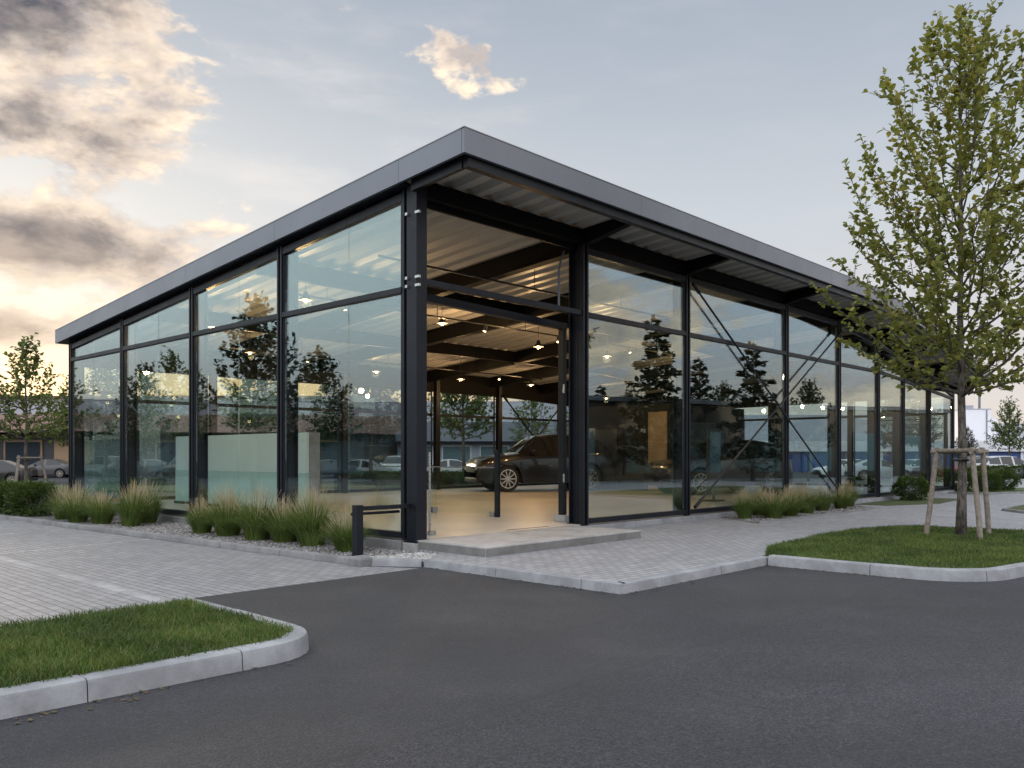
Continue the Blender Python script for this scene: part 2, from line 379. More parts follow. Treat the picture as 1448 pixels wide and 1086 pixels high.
def kerb(name, path, w=.14, h=.13, r=.03, stone=1.0, mat='kerb', inner=1, z0=-.03):
    """row of kerb stones along a polyline (site u,v); the path is the outer (road) foot; inner=+1: stone lies to the left of travel"""
    pts = [Vector((p[0], p[1], 0)) for p in path]
    # resample
    L = [0]
    for a, b in zip(pts, pts[1:]): L.append(L[-1] + (b - a).length)
    def at(s):
        s = max(0, min(L[-1], s))
        for i in range(len(pts)-1):
            if s <= L[i+1] + 1e-9:
                t = (s - L[i]) / max(1e-9, L[i+1] - L[i]); return pts[i].lerp(pts[i+1], t)
        return pts[-1]
    def nrm(s):
        d = (at(s + .06) - at(s - .06)).normalized(); return Vector((-d.y, d.x, 0))*inner
    prof = [(0, z0), (.012, h - r), (.012 + r*.3, h - r*.3), (.012 + r, h), (w, h), (w, z0)]
    mb = MB(); n = max(1, round(L[-1]/stone)); g = .004
    for k in range(n):
        s0, s1 = L[-1]*k/n + g, L[-1]*(k+1)/n - g
        ns = max(1, int((s1 - s0)/.12)); rings = []
        dz = rnd.uniform(-.003, .003); dn = rnd.uniform(-.003, .003)
        for i in range(ns + 1):
            s = s0 + (s1 - s0)*i/ns; p = at(s); q = nrm(s)
            rings.append([(p.x + q.x*(o + dn), p.y + q.y*(o + dn), z + (dz if z > 0 else 0)) for o, z in prof])
        m = len(prof); vs = [x for r_ in rings for x in r_]; fs = []
        for i in range(ns):
            for j in range(m):
                a, b = i*m + j, i*m + (j+1) % m; fs.append((a, b, b + m, a + m) if inner < 0 else (a, a + m, b + m, b))
        fs += [tuple(range(m)) if inner > 0 else tuple(range(m-1, -1, -1)), tuple(ns*m + j for j in (range(m-1, -1, -1) if inner > 0 else range(m)))]
        mb.add(vs, fs)
    o = mb.build(name, M[mat], site=True); o.data.shade_smooth(); o.data.set_sharp_from_angle(angle=math.radians(35)); return tag(o, kind='structure')
def arc(cx, cy, r, a0, a1, n=10): return [(cx + r*math.cos(math.radians(a0 + (a1-a0)*i/n)), cy + r*math.sin(math.radians(a0 + (a1-a0)*i/n))) for i in range(n+1)]
kerb('pavement_kerb', [(-.76,-1.02), (-.76,-4.18), (2.60,-4.18)], .15, .105, .012, 1.4)
kerb('lawn_kerb', [(2.45,-4.2), (2.46,-5.9)] + arc(3.36,-5.95,.9,180,262,8)[1:] + [(4.2,-7.02), (12,-7.6)], .16, .135, .03, 1.25)
kerb('lawn_kerb', [(-11,-4.16), (-4.85,-4.16)] + arc(-4.82,-3.62,.54,-90,0,9)[1:] + [(-4.26,-3.0), (-4.25,-1.72)], .16, .135, .03, .98)
kerb('planter_kerb', [(-1.28,-.18), (-1.42,2), (-1.55,5), (-1.75,8.5), (-2.0,12.5), (-2.3,16)], .14, .085, .02, 1.6, 'kerb_dark', -1)
kerb('planter_kerb', [(-.78,-1.0), (-.98,-.72), (-1.20,-.42)], .14, .09, .03, .55, 'kerb', -1)
tag(MB().prism([(-1.36,-.46), (-1.14,-.46), (-1.05,-.16), (-1.34,-.16)], -.02, .12).build('planter_kerb', M['kerb_dark'], site=True, bevel=.03), kind='structure')
kerb('planter_kerb', [(8.4,-.3), (7.5,-1.45), (13.9,-1.52), (14.9,-.5)], .10, .125, .015, 1.2, 'kerb_dark', 1)
# gravel beds
gl = [(-.64,-1.02), (-1.1,-.4), (-1.2,-.1), (-1.3,2), (-1.43,5), (-1.63,8.5), (-1.88,12.5), (-2.2,16), (-.05,16), (-.05,-.95)]
tag(MB().prism(gl, -.02, .055).build('gravel_bed', M['gravel'], site=True), kind='structure')
gr = [(8.45,-.05), (8.45,-.35), (7.62,-1.36), (13.85,-1.43), (14.8,-.5), (14.8,-.05)]
tag(MB().prism(gr, .05, .108).build('gravel_bed', M['gravel'], site=True), kind='structure')
def inpoly(P, x, y):
    c = np.zeros(len(x), bool); n = len(P); j = n-1
    for i in range(n):
        xi, yi = P[i]; xj, yj = P[j]
        hit = ((yi > y) != (yj > y)) & (x < (xj-xi)*(y-yi)/((yj-yi) if yj != yi else 1e-9) + xi); c ^= hit; j = i
    return c
RN = np.random.default_rng(3)
def scatter(poly, n):
    P = np.array(poly); lo, hi = P.min(0), P.max(0); out = np.zeros((0,2))
    while len(out) < n:
        q = RN.uniform(lo, hi, (n*2, 2)); out = np.vstack([out, q[inpoly(poly, q[:,0], q[:,1])]])
    return out[:n]
ico = bmesh.new(); bmesh.ops.create_icosphere(ico, subdivisions=1, radius=1); IV = np.array([v.co for v in ico.verts]); IF = np.array([[v.index for v in f.verts] for f in ico.faces]); ico.free()
def pebbles(name, poly, n, z, size, mat, label):
    q = scatter(poly, n); s = RN.uniform(.6, 1.4, (n,1))*size*RN.uniform(.7, 1.3, (n,3)); s[:,2] *= .65
    a = RN.uniform(0, 2*PI, n); V = IV[None]*(1 + RN.uniform(-.18,.18,(n,len(IV),1)))*s[:,None]
    x = V[...,0]*np.cos(a)[:,None] - V[...,1]*np.sin(a)[:,None]; y = V[...,0]*np.sin(a)[:,None] + V[...,1]*np.cos(a)[:,None]
    V = np.stack([x + q[:,0:1], y + q[:,1:2], V[...,2] + z + s[:,2:3]*.3], -1).reshape(-1,3)
    Fc = (IF[None] + (np.arange(n)*len(IV))[:,None,None]).reshape(-1,3)
    return tag(np_mesh(name, V, Fc, M[mat], site=True, smooth=True), label, 'gravel', kind='stuff')
pebbles('gravel', [(-1.1,-.3), (-1.3,2), (-1.43,5), (-1.62,8.5), (-.1,8.5), (-.1,-.05)], 9000, .057, .019, 'pebble', 'grey gravel round the ornamental grasses beside the left glass front')
pebbles('gravel', [(-.66,-.98), (-1.12,-.38), (-1.0,-.1), (-.1,-.15), (-.08,-.92)], 1500, .057, .020, 'pebblew', 'white pebbles round the foot of the corner column')
pebbles('gravel', [(8.45,-.35), (7.65,-1.34), (13.8,-1.40), (14.7,-.5), (8.5,-.1)], 3500, .11, .018, 'pebble', 'grey gravel under the ornamental grasses at the entrance front')

# lawns
ISL_R = [(2.58,-4.1), (2.60,-5.9)] + arc(3.36,-5.95,.76,180,262,8)[1:] + [(4.2,-6.87), (12,-7.45), (12,-6.4), (9.2,-6.2), (8.95,-5.0), (8.75,-4.1), (8.2,-3.68), (7.0,-3.48), (5.2,-3.52), (3.6,-3.66)]
ISL_L = [(-11,-4.02), (-4.85,-4.02)] + arc(-4.82,-3.62,.40,-90,0,9)[1:] + [(-4.41,-3.0), (-4.39,-1.95), (-4.55,-1.98), (-11,-2.1)]
for nm, P, zz in (('lawn', ISL_R, .125), ('lawn', ISL_L, .125)):
    tag(MB().prism(P, -.02, zz).build(nm, M['turf'], site=True), kind='structure')
def grass(poly, n, z, hgt, label, width=.0035):
    q = scatter(poly, n); cl = np.sin(q[:,0]*3.1 + np.cos(q[:,1]*2.3)*2)*np.sin(q[:,1]*3.7 + q[:,0]) ; h = hgt*(RN.uniform(.25, 1.25, n) + .28*cl)
    a = RN.uniform(0, 2*PI, n); lean = RN.uniform(.1, .9, n)*h; la = RN.uniform(0, 2*PI, n)
    wx, wy = np.cos(a)*width, np.sin(a)*width
    def pt(t, w): return np.stack([q[:,0] + np.cos(la)*lean*t*t + wx*w, q[:,1] + np.sin(la)*lean*t*t + wy*w, z - .01 + h*t*(1 - .15*t)], -1)
    V = np.stack([pt(0,-1), pt(0,1), pt(.55,.8), pt(.55,-.8), pt(1,0), ], 1).reshape(-1,3)
    b = (np.arange(n)*5)[:,None]
    Fc = np.concatenate([b + np.array([[0,1,2]]), b + np.array([[0,2,3]]), b + np.array([[3,2,4]])])
    return tag(np_mesh('grass', V, Fc, M['blade'], site=True), label, 'grass', kind='stuff')
NL = [(-7.6,-4.04), (-4.85,-4.04)] + arc(-4.82,-3.62,.42,-90,0,9)[1:] + [(-4.40,-3.0), (-4.38,-1.93), (-4.55,-1.96), (-7.6,-2.02)]
grass(NL, 40000, .125, .075, 'mown green grass of the kerbed island at the left front')
NR = [(2.59,-4.1), (2.61,-5.9)] + arc(3.36,-5.95,.75,180,262,8)[1:] + [(4.2,-6.86), (9.2,-7.2), (9.2,-6.2), (8.95,-5.0), (8.75,-4.08), (8.2,-3.66), (7.0,-3.46), (5.2,-3.50), (3.6,-3.64)]
grass(NR, 60000, .125, .066, 'mown green grass under the staked tree at the right', .0045)
# fallen leaves along the kerbs
def litter(n, fn, label):
    q = np.array([fn(RN.random()) for _ in range(n)]); a = RN.uniform(0, 2*PI, n); sz = RN.uniform(.012, .032, n); V = []
    for k in range(4):
        an = a + k*PI/2; rr_ = sz*(1 if k % 2 == 0 else .5)
        V.append(np.stack([q[:,0] + np.cos(an)*rr_, q[:,1] + np.sin(an)*rr_, q[:,2] + RN.uniform(.004, .014, n)], -1))
    V = np.stack(V, 1).reshape(-1,3); Fc = (np.arange(n)*4)[:,None] + np.array([[0,1,2,3]])
    tag(np_mesh('leaf_litter', V, Fc, M['litter'], site=True), label, 'fallen leaves', kind='stuff')
M['litter'] = mk_rand('dry_leaf', [(.10,.065,.03), (.15,.11,.055), (.07,.05,.028), (.16,.13,.07)], .7, .2)
ex = lambda: -abs(RN.exponential(.06)) - .01
litter(90, lambda t: ((-.76 + 3.2*t, -4.18 + ex(), 0) if RN.random() < .45 else (-.76 + ex(), -1.1 - 3.1*t, 0)), 'dry leaves blown against the pavement kerb')
litter(40, lambda t: ((2.45 + ex(), -4.2 - 1.8*t, 0)), 'dry leaves blown against the kerb of the right lawn island')
litter(45, lambda t: (-8 + 3.3*t, -4.16 + ex(), 0), 'dry leaves blown against the kerb of the left lawn island')
# far lawns and verges
def far_lawn(pts, z=.06, site=True):
    return tag(MB().prism(pts, -.02, z).build('lawn', M['turf'], site=site), kind='structure')
far_lawn([(15.3,-4.0), (14.2,-4.9), (14.2,-9), (24,-9), (24,-4.4), (17,-3.9)], .15)
kerb('lawn_kerb', [(17,-3.82), (15.2,-3.92), (14.1,-4.9), (14.1,-9)], .12, .16, .02, 1.2, 'kerb_dark', 1)
far_lawn([(24.6,-.2), (24.2,-1.2), (27,-2.2), (31,-1.6), (31,.6), (26,.6)], .15)
far_lawn([(15.4,-.3), (15.4,-1.2), (17.4,-1.9), (20.5,-1.6), (20.5,-.3)], .112)
kerb('lawn_kerb', [(24.4,0), (24.1,-1.25), (27,-2.3), (31.1,-1.7)], .12, .16, .02, 1.2, 'kerb_dark', 1)
far_lawn([(-34, 33), (-34, 39), (-9, 39), (-9, 33)], .08, False)
far_lawn([(-9, 36.5), (-9, 41), (26, 41), (16, 36.5)], .08, False)
far_lawn([(24, 50), (23, 54), (60, 54), (60, 48)], .12, False)

# ------------------------------------------------------------------ showroom
BLD = empty('glass_showroom', (P0[0], P0[1], 0), math.atan2(RY, RX), label='steel and glass car showroom pavilion with dark grey flat roof and open corner entrance', cat='building')
UC = [0, 3.83, 7.23, 11.8, 15.0, 17.9, 20.05, 22.6, 25.2]
VC = [0, 3.6, 6.9, 10.3, 13.5]
UR = [0, 3.7, 8.2, 12.2, 15.4, 19.2, 22.4, 25.2]
UE, VE, FZ = 25.2, 13.5, .23
def drop(u, v=0):
    d = .040*max(0, u + .25 - 14.5)**1.5; return d*(1 - .6*max(0, min(1, v/13.5)))
def deck(u, v): return 5.455 - .0755*v - drop(u, v)
def trz(u): return 4.0 - .066*max(0, u - 18.3)
# floor
MB().prism([(.0,.0), (UE+.1,.0), (UE+.1,VE+.1), (.0,VE+.1)], -.02, FZ).build('floor_slab', M['floor'], BLD)
M['shaded_riser'] = mk_conc('stained_shaded_step_riser', (.17,.168,.162), .8)  # stained concrete for thin added slabs, darkened to put in the faces' shade
stp = MB().box(-.05, 3.52, -1.45, -.004, -.02, FZ-.002).build('entrance_step', M['step'], BLD, bevel=.008)
MB().box(-.045, 3.515, -1.4545, -1.4515, .0, FZ-.022).build('shaded_riser', M['shaded_riser'], stp)
MB().box(-.0545, -.0515, -1.445, -.01, .0, FZ-.022).build('shaded_riser', M['shaded_riser'], stp)
pl = MB().box(-.10, -.004, .25, VE+.05, -.02, FZ-.03); pl.build('left_plinth', M['kerb_dark'], BLD, bevel=.006).name = 'plinth'
MB().box(3.6, UE, -.10, -.004, -.02, FZ-.03).build('plinth', M['kerb'], BLD, bevel=.006)
# roof: corrugated deck, top sheet, fascias, edge channel
roof = MB(); 
def top(u, v): return 5.80 - .0755*(v + 1.23) - drop(u, v)
us = [-.2 + k*.85 for k in range(31)]; us[-1] = 25.28
vs_ = [-1.19, 0, 3.5, 7, 10.5, 13.95]
g = [[(u, v, top(u, v) - .06) for v in vs_] for u in us]
roof.add([p for r in g for p in r], [(i*6+j, (i+1)*6+j, (i+1)*6+j+1, i*6+j+1) for i in range(len(us)-1) for j in range(5)])
ROOF = roof.build('roof', M['darkpanel'], BLD)
dk = MB(); prof = []; u = -.18
while u < 25.2:
    for o, z in ((0, 0), (.15, 0), (.21, .09), (.37, .09), (.43, 0)): 
        if u + o < 25.26: prof.append((u + o, z))
    u += .43001
rows = [[(a, v, deck(a, v) + z) for a, z in prof] for v in (-1.16, -.4, 0, 3.5, 7, 10.5, 13.5, 13.9)]
n = len(prof); dk.add([p for r in rows for p in r], [(i*n+j, i*n+j+1, (i+1)*n+j+1, (i+1)*n+j) for i in range(len(rows)-1) for j in range(n-1)])
dk.build('ceiling_deck', M['deck'], ROOF)
def strip(segs, pos, outer, thick, zt, zb, gap=.005):
    """fascia pieces: segs along-coordinates, pos(s, n) gives (u,v)"""
    mb = MB()
    for a, b in zip(segs, segs[1:]):
        k = max(1, int((b - a)/.9)); ss = [a + gap/2 + (b - a - gap)*i/k for i in range(k+1)]
        for s0, s1 in zip(ss, ss[1:]):
            p = []
            for zf in (zb, zt):
                for s_, nn in ((s0, outer), (s1, outer), (s1, outer - thick), (s0, outer - thick)):
                    uu, vv = pos(s_, nn); p.append((uu, vv, zf(uu, vv)))
            mb.hexa(p)
    return mb
zt_ = lambda u, v: top(u, v); zb_ = lambda u, v: top(u, v) - .33
front = lambda s, n: (s, -n); left = lambda s, n: (-n, s); rear = lambda s, n: (s, n); end = lambda s, n: (n, s)
strip([-.25, 3.83, 11.6, 19, 25.35], front, 1.25, .05, zt_, zb_).build('fascia', M['fascia'], ROOF)
strip([-1.198, .12, 3.46, 6.76, 10.02, 13.6, 14.0], left, .25, .05, zt_, zb_).build('fascia', M['fascia'], ROOF)
strip([-.198, 25.3], rear, 14.0, .05, zt_, zb_).build('fascia', M['fascia'], ROOF)
strip([-1.198, 13.94], end, 25.35, .05, zt_, zb_).build('fascia', M['fascia'], ROOF)
cp = MB()
for a in (strip([-.26, 25.36], front, 1.258, .09, lambda u, v: top(u, v) + .013, lambda u, v: top(u, v) + .001, 0), strip([-1.166, 14.0], left, .258, .09, lambda u, v: top(u, v) + .013, lambda u, v: top(u, v) + .001, 0)):
    cp.add(a.v, a.f)
cp.build('roof_edge_flashing', M['trim'], ROOF)
ch = MB()
for a in (strip([-.1, 25.3], front, 1.17, .10, lambda u, v: top(u, v) - .10, lambda u, v: top(u, v) - .455, 0), strip([-1.06, 0.0], left, .12, .07, lambda u, v: top(u, v) - .10, lambda u, v: top(u, v) - .455, 0)):
    ch.add(a.v, a.f)
ch.build('edge_channel', M['steel'], ROOF)
# lip that closes the gap between fascia and left glass head
strip([.10, 13.9], left, .195, .19, lambda u, v: top(u, v) - .30, lambda u, v: top(u, v) - .335, 0).build('eaves_board', M['steel'], ROOF)
# frames
def seg_bar(wall, s0, s1, n0, n1, zb, zt):
    """bar of constant or sloping height: zb, zt functions of s"""
    mb = MB(); p = []
    for zf in (zb, zt):
        for s_, nn in ((s0, n0), (s1, n0), (s1, n1), (s0, n1)):
            uu, vv = wall(s_, nn); p.append((uu, vv, zf(s_)))
    mb.hexa(p); return mb
def column(wall, s, name='column', big=False, rear_=False, ztop=None):
    z1 = ztop; mb = MB()
    if big:
        # corner column: square hollow section with projecting fins
        mb.box(-.06, .14, -.05, .17, .20, z1)
    else:
        def bx(s0, s1, n0, n1, za, zb):
            a = wall(s0, n0); b = wall(s1, n1); mb.box(a[0], b[0], a[1], b[1], za, zb)
        # I-section: outer flange, web, inner flange
        bx(s-.085, s+.085, -.255, -.235, FZ, z1); bx(s-.085, s+.085, -.075, -.055, FZ, z1); bx(s-.010, s+.010, -.235, -.075, FZ, z1)
        if not rear_:
            bx(s-.075, s-.030, -.050, .075, FZ-.02, z1); bx(s+.030, s+.075, -.050, .075, FZ-.02, z1); bx(s-.030, s+.030, -.050, .02, FZ-.02, z1)
    o = mb.build(name, M['steel'], BLD, bevel=.004)
    return o
def window(wall, s0, s1, ztr, zhead, mull=(), depth=.07, sill=FZ, nm='window'):
    """glazed bay: frame mesh with its panes as children. zhead / ztr functions of s"""
    fr = MB(); a, b = s0 + .078, s1 - .078
    def bar(x0, x1, zb, zt, n0=-.03, n1=depth): q = seg_bar(wall, x0, x1, n0, n1, zb, zt); fr.add(q.v, q.f)
    c = lambda z: (lambda s: z)
    bar(a, b, c(sill + .01), c(sill + .10)); bar(a, b, lambda s: ztr(s) - .085, ztr); bar(a, b, zhead, lambda s: zhead(s) + .12, -.03, depth-.01)
    bar(a, a + .035, lambda s: sill + .10, lambda s: ztr(s) - .085, -.02, .045); bar(b - .035, b, lambda s: sill + .10, lambda s: ztr(s) - .085, -.02, .045)
    bar(a, a + .035, ztr, zhead, -.02, .045); bar(b - .035, b, ztr, zhead, -.02, .045)
    f = fr.build(nm, M['steel'], BLD, bevel=.003)
    a += .035; b -= .035; cuts = [a] + list(mull) + [b]
    for x0, x1 in zip(cuts, cuts[1:]):
        pane(wall, x0 + .003, x1 - .003, c(sill + .10), lambda s: ztr(s) - .085).build('pane', M['glass'], f)
        pane(wall, x0 + .003, x1 - .003, ztr, zhead).build('pane', M['glass'], f)
    return f
def pane(wall, s0, s1, zb, zt):
    # a sheet 14 mm thick, set a few millimetres out of true as real glazing is
    e = [rnd.uniform(-.006, .006) for _ in range(3)]; e.append(e[1] + e[2] - e[0]); p = []; mb = MB()
    for k, zf in enumerate((zb, zt)):
        for s_, nn, q in ((s0, 0, 0), (s1, 0, 1), (s1, .014, 1), (s0, .014, 0)):
            uu, vv = wall(s_, nn + .003 + e[2*k + q]); p.append((uu, vv, zf(s_)))
    mb.hexa(p); return mb
front0 = lambda s, n: (s, -n - .0); left0 = lambda s, n: (-n, s); rear0 = lambda s, n: (s, VE + n); end0 = lambda s, n: (UE + n, s)
# corner column on its footing
cc = column(None, 0, big=True, ztop=deck(0, 0) - .06)
MB().box(-.10, .18, -.09, .22, .03, .185).build('footing', M['step'], cc, bevel=.01)
bp = MB().box(-.085, .165, -.075, .20, .185, .20)
for x, y in ((-.07,-.06), (.15,-.06), (-.07,.185), (.15,.185)): bp.cyl((x, y, .19), (x, y, .235), .014, n=6)
bp.build('base_plate', M['steel'], cc)
for z in (4.02, 3.90, 4.95):
    MB().box(-.075, -.04, -.12, -.03, z - .018, z + .018).build('fixing_bracket', M['stainless'], cc); MB().box(-.10, -.055, .11, .16, z - .02, z + .02).build('fixing_bracket', M['stainless'], cc)
for s in UC[1:]:
    o = column(front0, s, ztop=deck(s, 0) - .24 if s else 5)
    a = MB().box(s-.11, s+.11, .02, .28, FZ, FZ+.014); a.build('base_plate', M['steel'], o)
for s in VC[1:]: column(left0, s, ztop=deck(0, s) - .10)
# slim end post of the left glazing beside the corner column
MB().box(-.055, .06, .235, .285, FZ-.02, deck(0, .2) - .1).build('column', M['steel'], BLD, bevel=.004)
for s in UR[1:]: column(rear0, s, rear_=True, ztop=deck(s, VE) - .3)
for s in VC[1:-1]: column(end0, s, rear_=True, ztop=deck(UE, s) - .2)
# glazing
lh = lambda s: 5.20 - .0785*s
VS = [.21] + VC[1:]
for a, b, mu in zip(VS, VS[1:], ((1.65,), (5.1,), (8.5,), (12.1,))): window(left0, a, b, lambda s: 3.92, lh, mu)
for a, b in zip(UC[1:], UC[2:]):
    window(front0, a, b, trz, (lambda a, b: lambda s: min(deck(s, 0) - .43, 5.03))(a, b))
for a, b in zip(UR, UR[1:]): window(rear0, a, b, lambda s: 2.95, lambda s: min(3.72, deck(s, VE) - .42), ())
for a, b in zip(VC, VC[1:]): window(end0, a, b, lambda s: 3.0, lambda s: deck(UE, s) - .42, ())
# wall beams, rafters, purlins
def hbar(us, v0, v1, dz0, dz1, vref, nm):
    mb = MB()
    for a, b in zip(us, us[1:]):
        k = 1 if b < 14 else 4
        for i in range(k):
            x0, x1 = a + (b-a)*i/k, a + (b-a)*(i+1)/k; p = []
            for d in (dz0, dz1):
                for x, v in ((x0, v0), (x1, v0), (x1, v1), (x0, v1)): p.append((x, v, deck(x, vref) + d))
            mb.hexa(p)
    return mb.build(nm, M['steelin'], BLD)
hbar([.145, 3.83, 7.23, 11.8, 15.0, 17.9, 20.05, 22.6, 25.2], -.045, .11, -.25, -.004, 0, 'wall_beam')
hbar([.145, 3.83, 7.23, 11.8, 15.0, 17.9, 20.05, 22.6, 25.2], .115, .16, -.34, -.03, 0, 'wall_beam')
hbar([.1, 8, 14, 18, 22, 25.2], VE-.16, VE-.04, -.70, -.01, VE, 'wall_beam')
for a, b in zip(VS, VS[1:]): seg_bar(left0, a, b, -.12, -.07, lambda s: lh(s) + .04, lambda s: deck(0, s) - .02).build('wall_beam', M['steel'], BLD)
for v in (4.6, 9.1): hbar([.1, 8, 14, 18, 22, 25.2], v-.06, v+.06, -.34, -.004, v, 'purlin')
for s in UC[1:]:
    vs2 = [-1.06, -.05]; mb = MB()
    for (v0, d0), (v1, d1) in (((-1.06, .16), (-.05, .29)), ((.165, .36), (4.5, .36)), ((4.7, .36), (9.0, .36)), ((9.2, .36), (13.3, .36))):
        p = []
        for top_ in (0, 1):
            for x, v, d in ((s-.07, v0, d0), (s+.07, v0, d0), (s+.07, v1, d1), (s-.07, v1, d1)): p.append((x, v, deck(x, v) - (.006 if top_ else d)))
        mb.hexa(p)
        # bottom flange
        if v0 > 0:
            p = []
            for q in (0, 1):
                for x, v, d in ((s-.11, v0, d0), (s+.11, v0, d0), (s+.11, v1, d1), (s-.11, v1, d1)): p.append((x, v, deck(x, v) - d - (.0 if q else .02)))
            mb.hexa(p)
    mb.build('rafter', M['steelin'], BLD)
# entrance head beam, inner beam and post on its concrete block
seg_bar(front0, .14, 3.745, -.05, .05, lambda s: 3.93, lambda s: 4.02).build('entrance_transom', M['steel'], BLD, bevel=.004)
ib = MB().hexa([(.15,.28,3.78),(4.15,.62,3.78),(4.15,.74,3.78),(.15,.40,3.78),(.15,.28,3.90),(4.15,.62,3.90),(4.15,.74,3.90),(.15,.40,3.90)]); ib.build('entrance_beam', M['steel'], BLD, bevel=.004)
dp = MB().box(4.03, 4.13, .62, .74, FZ+.11, 3.78).build('door_post', M['steel'], BLD, bevel=.004)
MB().box(3.97, 4.20, .54, .80, FZ, FZ+.12).build('footing', M['step'], dp, bevel=.01)
for z in (.95, 2.6): MB().cyl((4.02, .60, z), (4.02, .60, z+.16), .018).build('hinge', M['stainless'], dp)
MB().box(2.0, 3.05, .11, .15, FZ-.01, FZ+.004).build('floor_drain', M['track'], BLD)
# glass balustrade inside the entrance
ba = MB().box(3.985, 4.055, 2.26, 2.36, FZ, 1.56); bal = ba.build('balustrade', M['steel'], BLD, bevel=.004)
seg_bar(lambda s, n: (4.02 + n, s), 2.37, 6.2, 0, .012, lambda s: FZ + .03, lambda s: 1.19).build('pane', M['clear'], bal)
MB().cyl((4.026, 2.37, 1.205), (4.026, 6.2, 1.205), .012).build('handrail', M['cslate'], bal)
for v in (2.45, 4.2, 6.1): MB().box(3.995, 4.06, v-.07, v+.07, FZ, FZ+.10).build('glass_clamp', M['stainless'], bal, bevel=.004)
# slim stainless gate leaf just inside the corner column
gt = MB().cyl((.56, .37, FZ), (.56, .37, 1.50), .018).build('gate', M['stainless'], BLD)
seg_bar(lambda s, n: (s, .37 + n), .58, .70, 0, .012, lambda s: FZ + .25, lambda s: 1.2).build('pane', M['clear'], gt)
MB().box(.54, .66, .34, .40, FZ+.001, FZ+.07).build('hinge', M['stainless'], gt); MB().box(.60, .70, .345, .40, .58, .66).build('hinge', M['stainless'], gt)
# diagonal bracing outside the entrance front
def brace(a, b, r=.022):
    o = MB().cyl(a, b, r, n=8)
    d = (Vector(b) - Vector(a)).normalized()
    for e, sg in ((a, 1), (b, -1)):
        e = Vector(e); o.cyl(e, e + d*sg*.28, r*1.7, n=8)
    return o.build('brace', M['steel'], BLD, smooth=.6)
brace((7.33, -.115, 5.0), (14.9, -.115, .42)); brace((14.9, -.165, 4.85), (7.33, -.165, .38))
brace((15.5, VE-.30, 3.75), (19.1, VE-.30, .5), .03); brace((19.1, VE-.36, 3.7), (15.5, VE-.36, .5), .03)

# black post with rail that ties back to the corner column
post = empty('guard_rail', W(-.98, .10, .05), math.atan2(RY, RX), label='short black steel post with rail tied to the corner column', cat='guard rail')
MB().box(-.055, .055, -.055, .055, .0, .72).build('post', M['steel'], post, bevel=.004)
MB().box(.057, .90, -.03, .03, .64, .70).build('rail', M['steel'], post, bevel=.004)
MB().box(.057, .90, .20, .24, .56, .60).box(.057, .10, .032, .24, .56, .60).build('rail', M['steel'], post, bevel=.003)

# ------------------------------------------------------------------ inside
PITCH = math.atan2(RY, RX)
def inside(name, u, v, z=FZ, rz=0, **k): return empty(name, W(u, v, z), PITCH + rz, **k)
sc = inside('reception_screen', 1.9, 8.6, label='pale frosted glass reception screen behind the left glazing', cat='screen')
for k in range(3): MB().box(-.03, .03, -2.85 + 2.0*k, -.856 + 2.0*k, .85, 1.70).build('panel', M['frost'], sc, bevel=.004)
MB().box(-.034, .034, -2.85, 3.15, .06, .846).build('front', M['frostlow'], sc, bevel=.004)
MB().box(.036, .30, -2.85, -2.79, .06, 1.70).build('side_panel', M['step'], sc, bevel=.005)
MB().box(-.06, .30, -2.88, 3.18, 0, .058).build('base', M['plastic'], sc)
MB().box(.036, .30, -2.78, 3.1, .95, 1.0).build('counter', M['wood'], sc)
M['core'] = simple('black_panel', (.008,.008,.009), .6, 0, .1, 3, 0, 40, .2)
core = inside('service_core', 16.6, 8.4, label='dark panelled service core with narrow warm timber recess deep in the showroom', cat='partition')
MB().box(0, 5.2, -2.0, 2.2, 0, 3.0).build('wall', M['core'], core)
MB().box(-.045, -.003, -1.9, -1.15, .02, 2.72).build('timber_panel', M['wood'], core)
MB().box(-.04, -.003, .2, 1.2, .02, 2.15).build('door', M['plastic'], core)
MB().box(.8, 3.0, -2.04, -2.003, .02, 2.4).build('display_niche', M['shop'], core)
tv = inside('display_stand', 12.2, 2.2, rz=.15, label='free standing black display board beside the second showroom car', cat='display')
MB().box(-.45, .45, -.03, .03, .35, 1.95).build('panel', M['darkpanel'], tv, bevel=.01); MB().box(-.35, .35, -.035, -.031, .75, 1.85).build('screen', M['winlit'], tv)
MB().box(-.3, .3, -.2, .2, 0, .03).box(-.05, .05, -.02, .02, .03, .35).build('base', M['plastic'], tv)
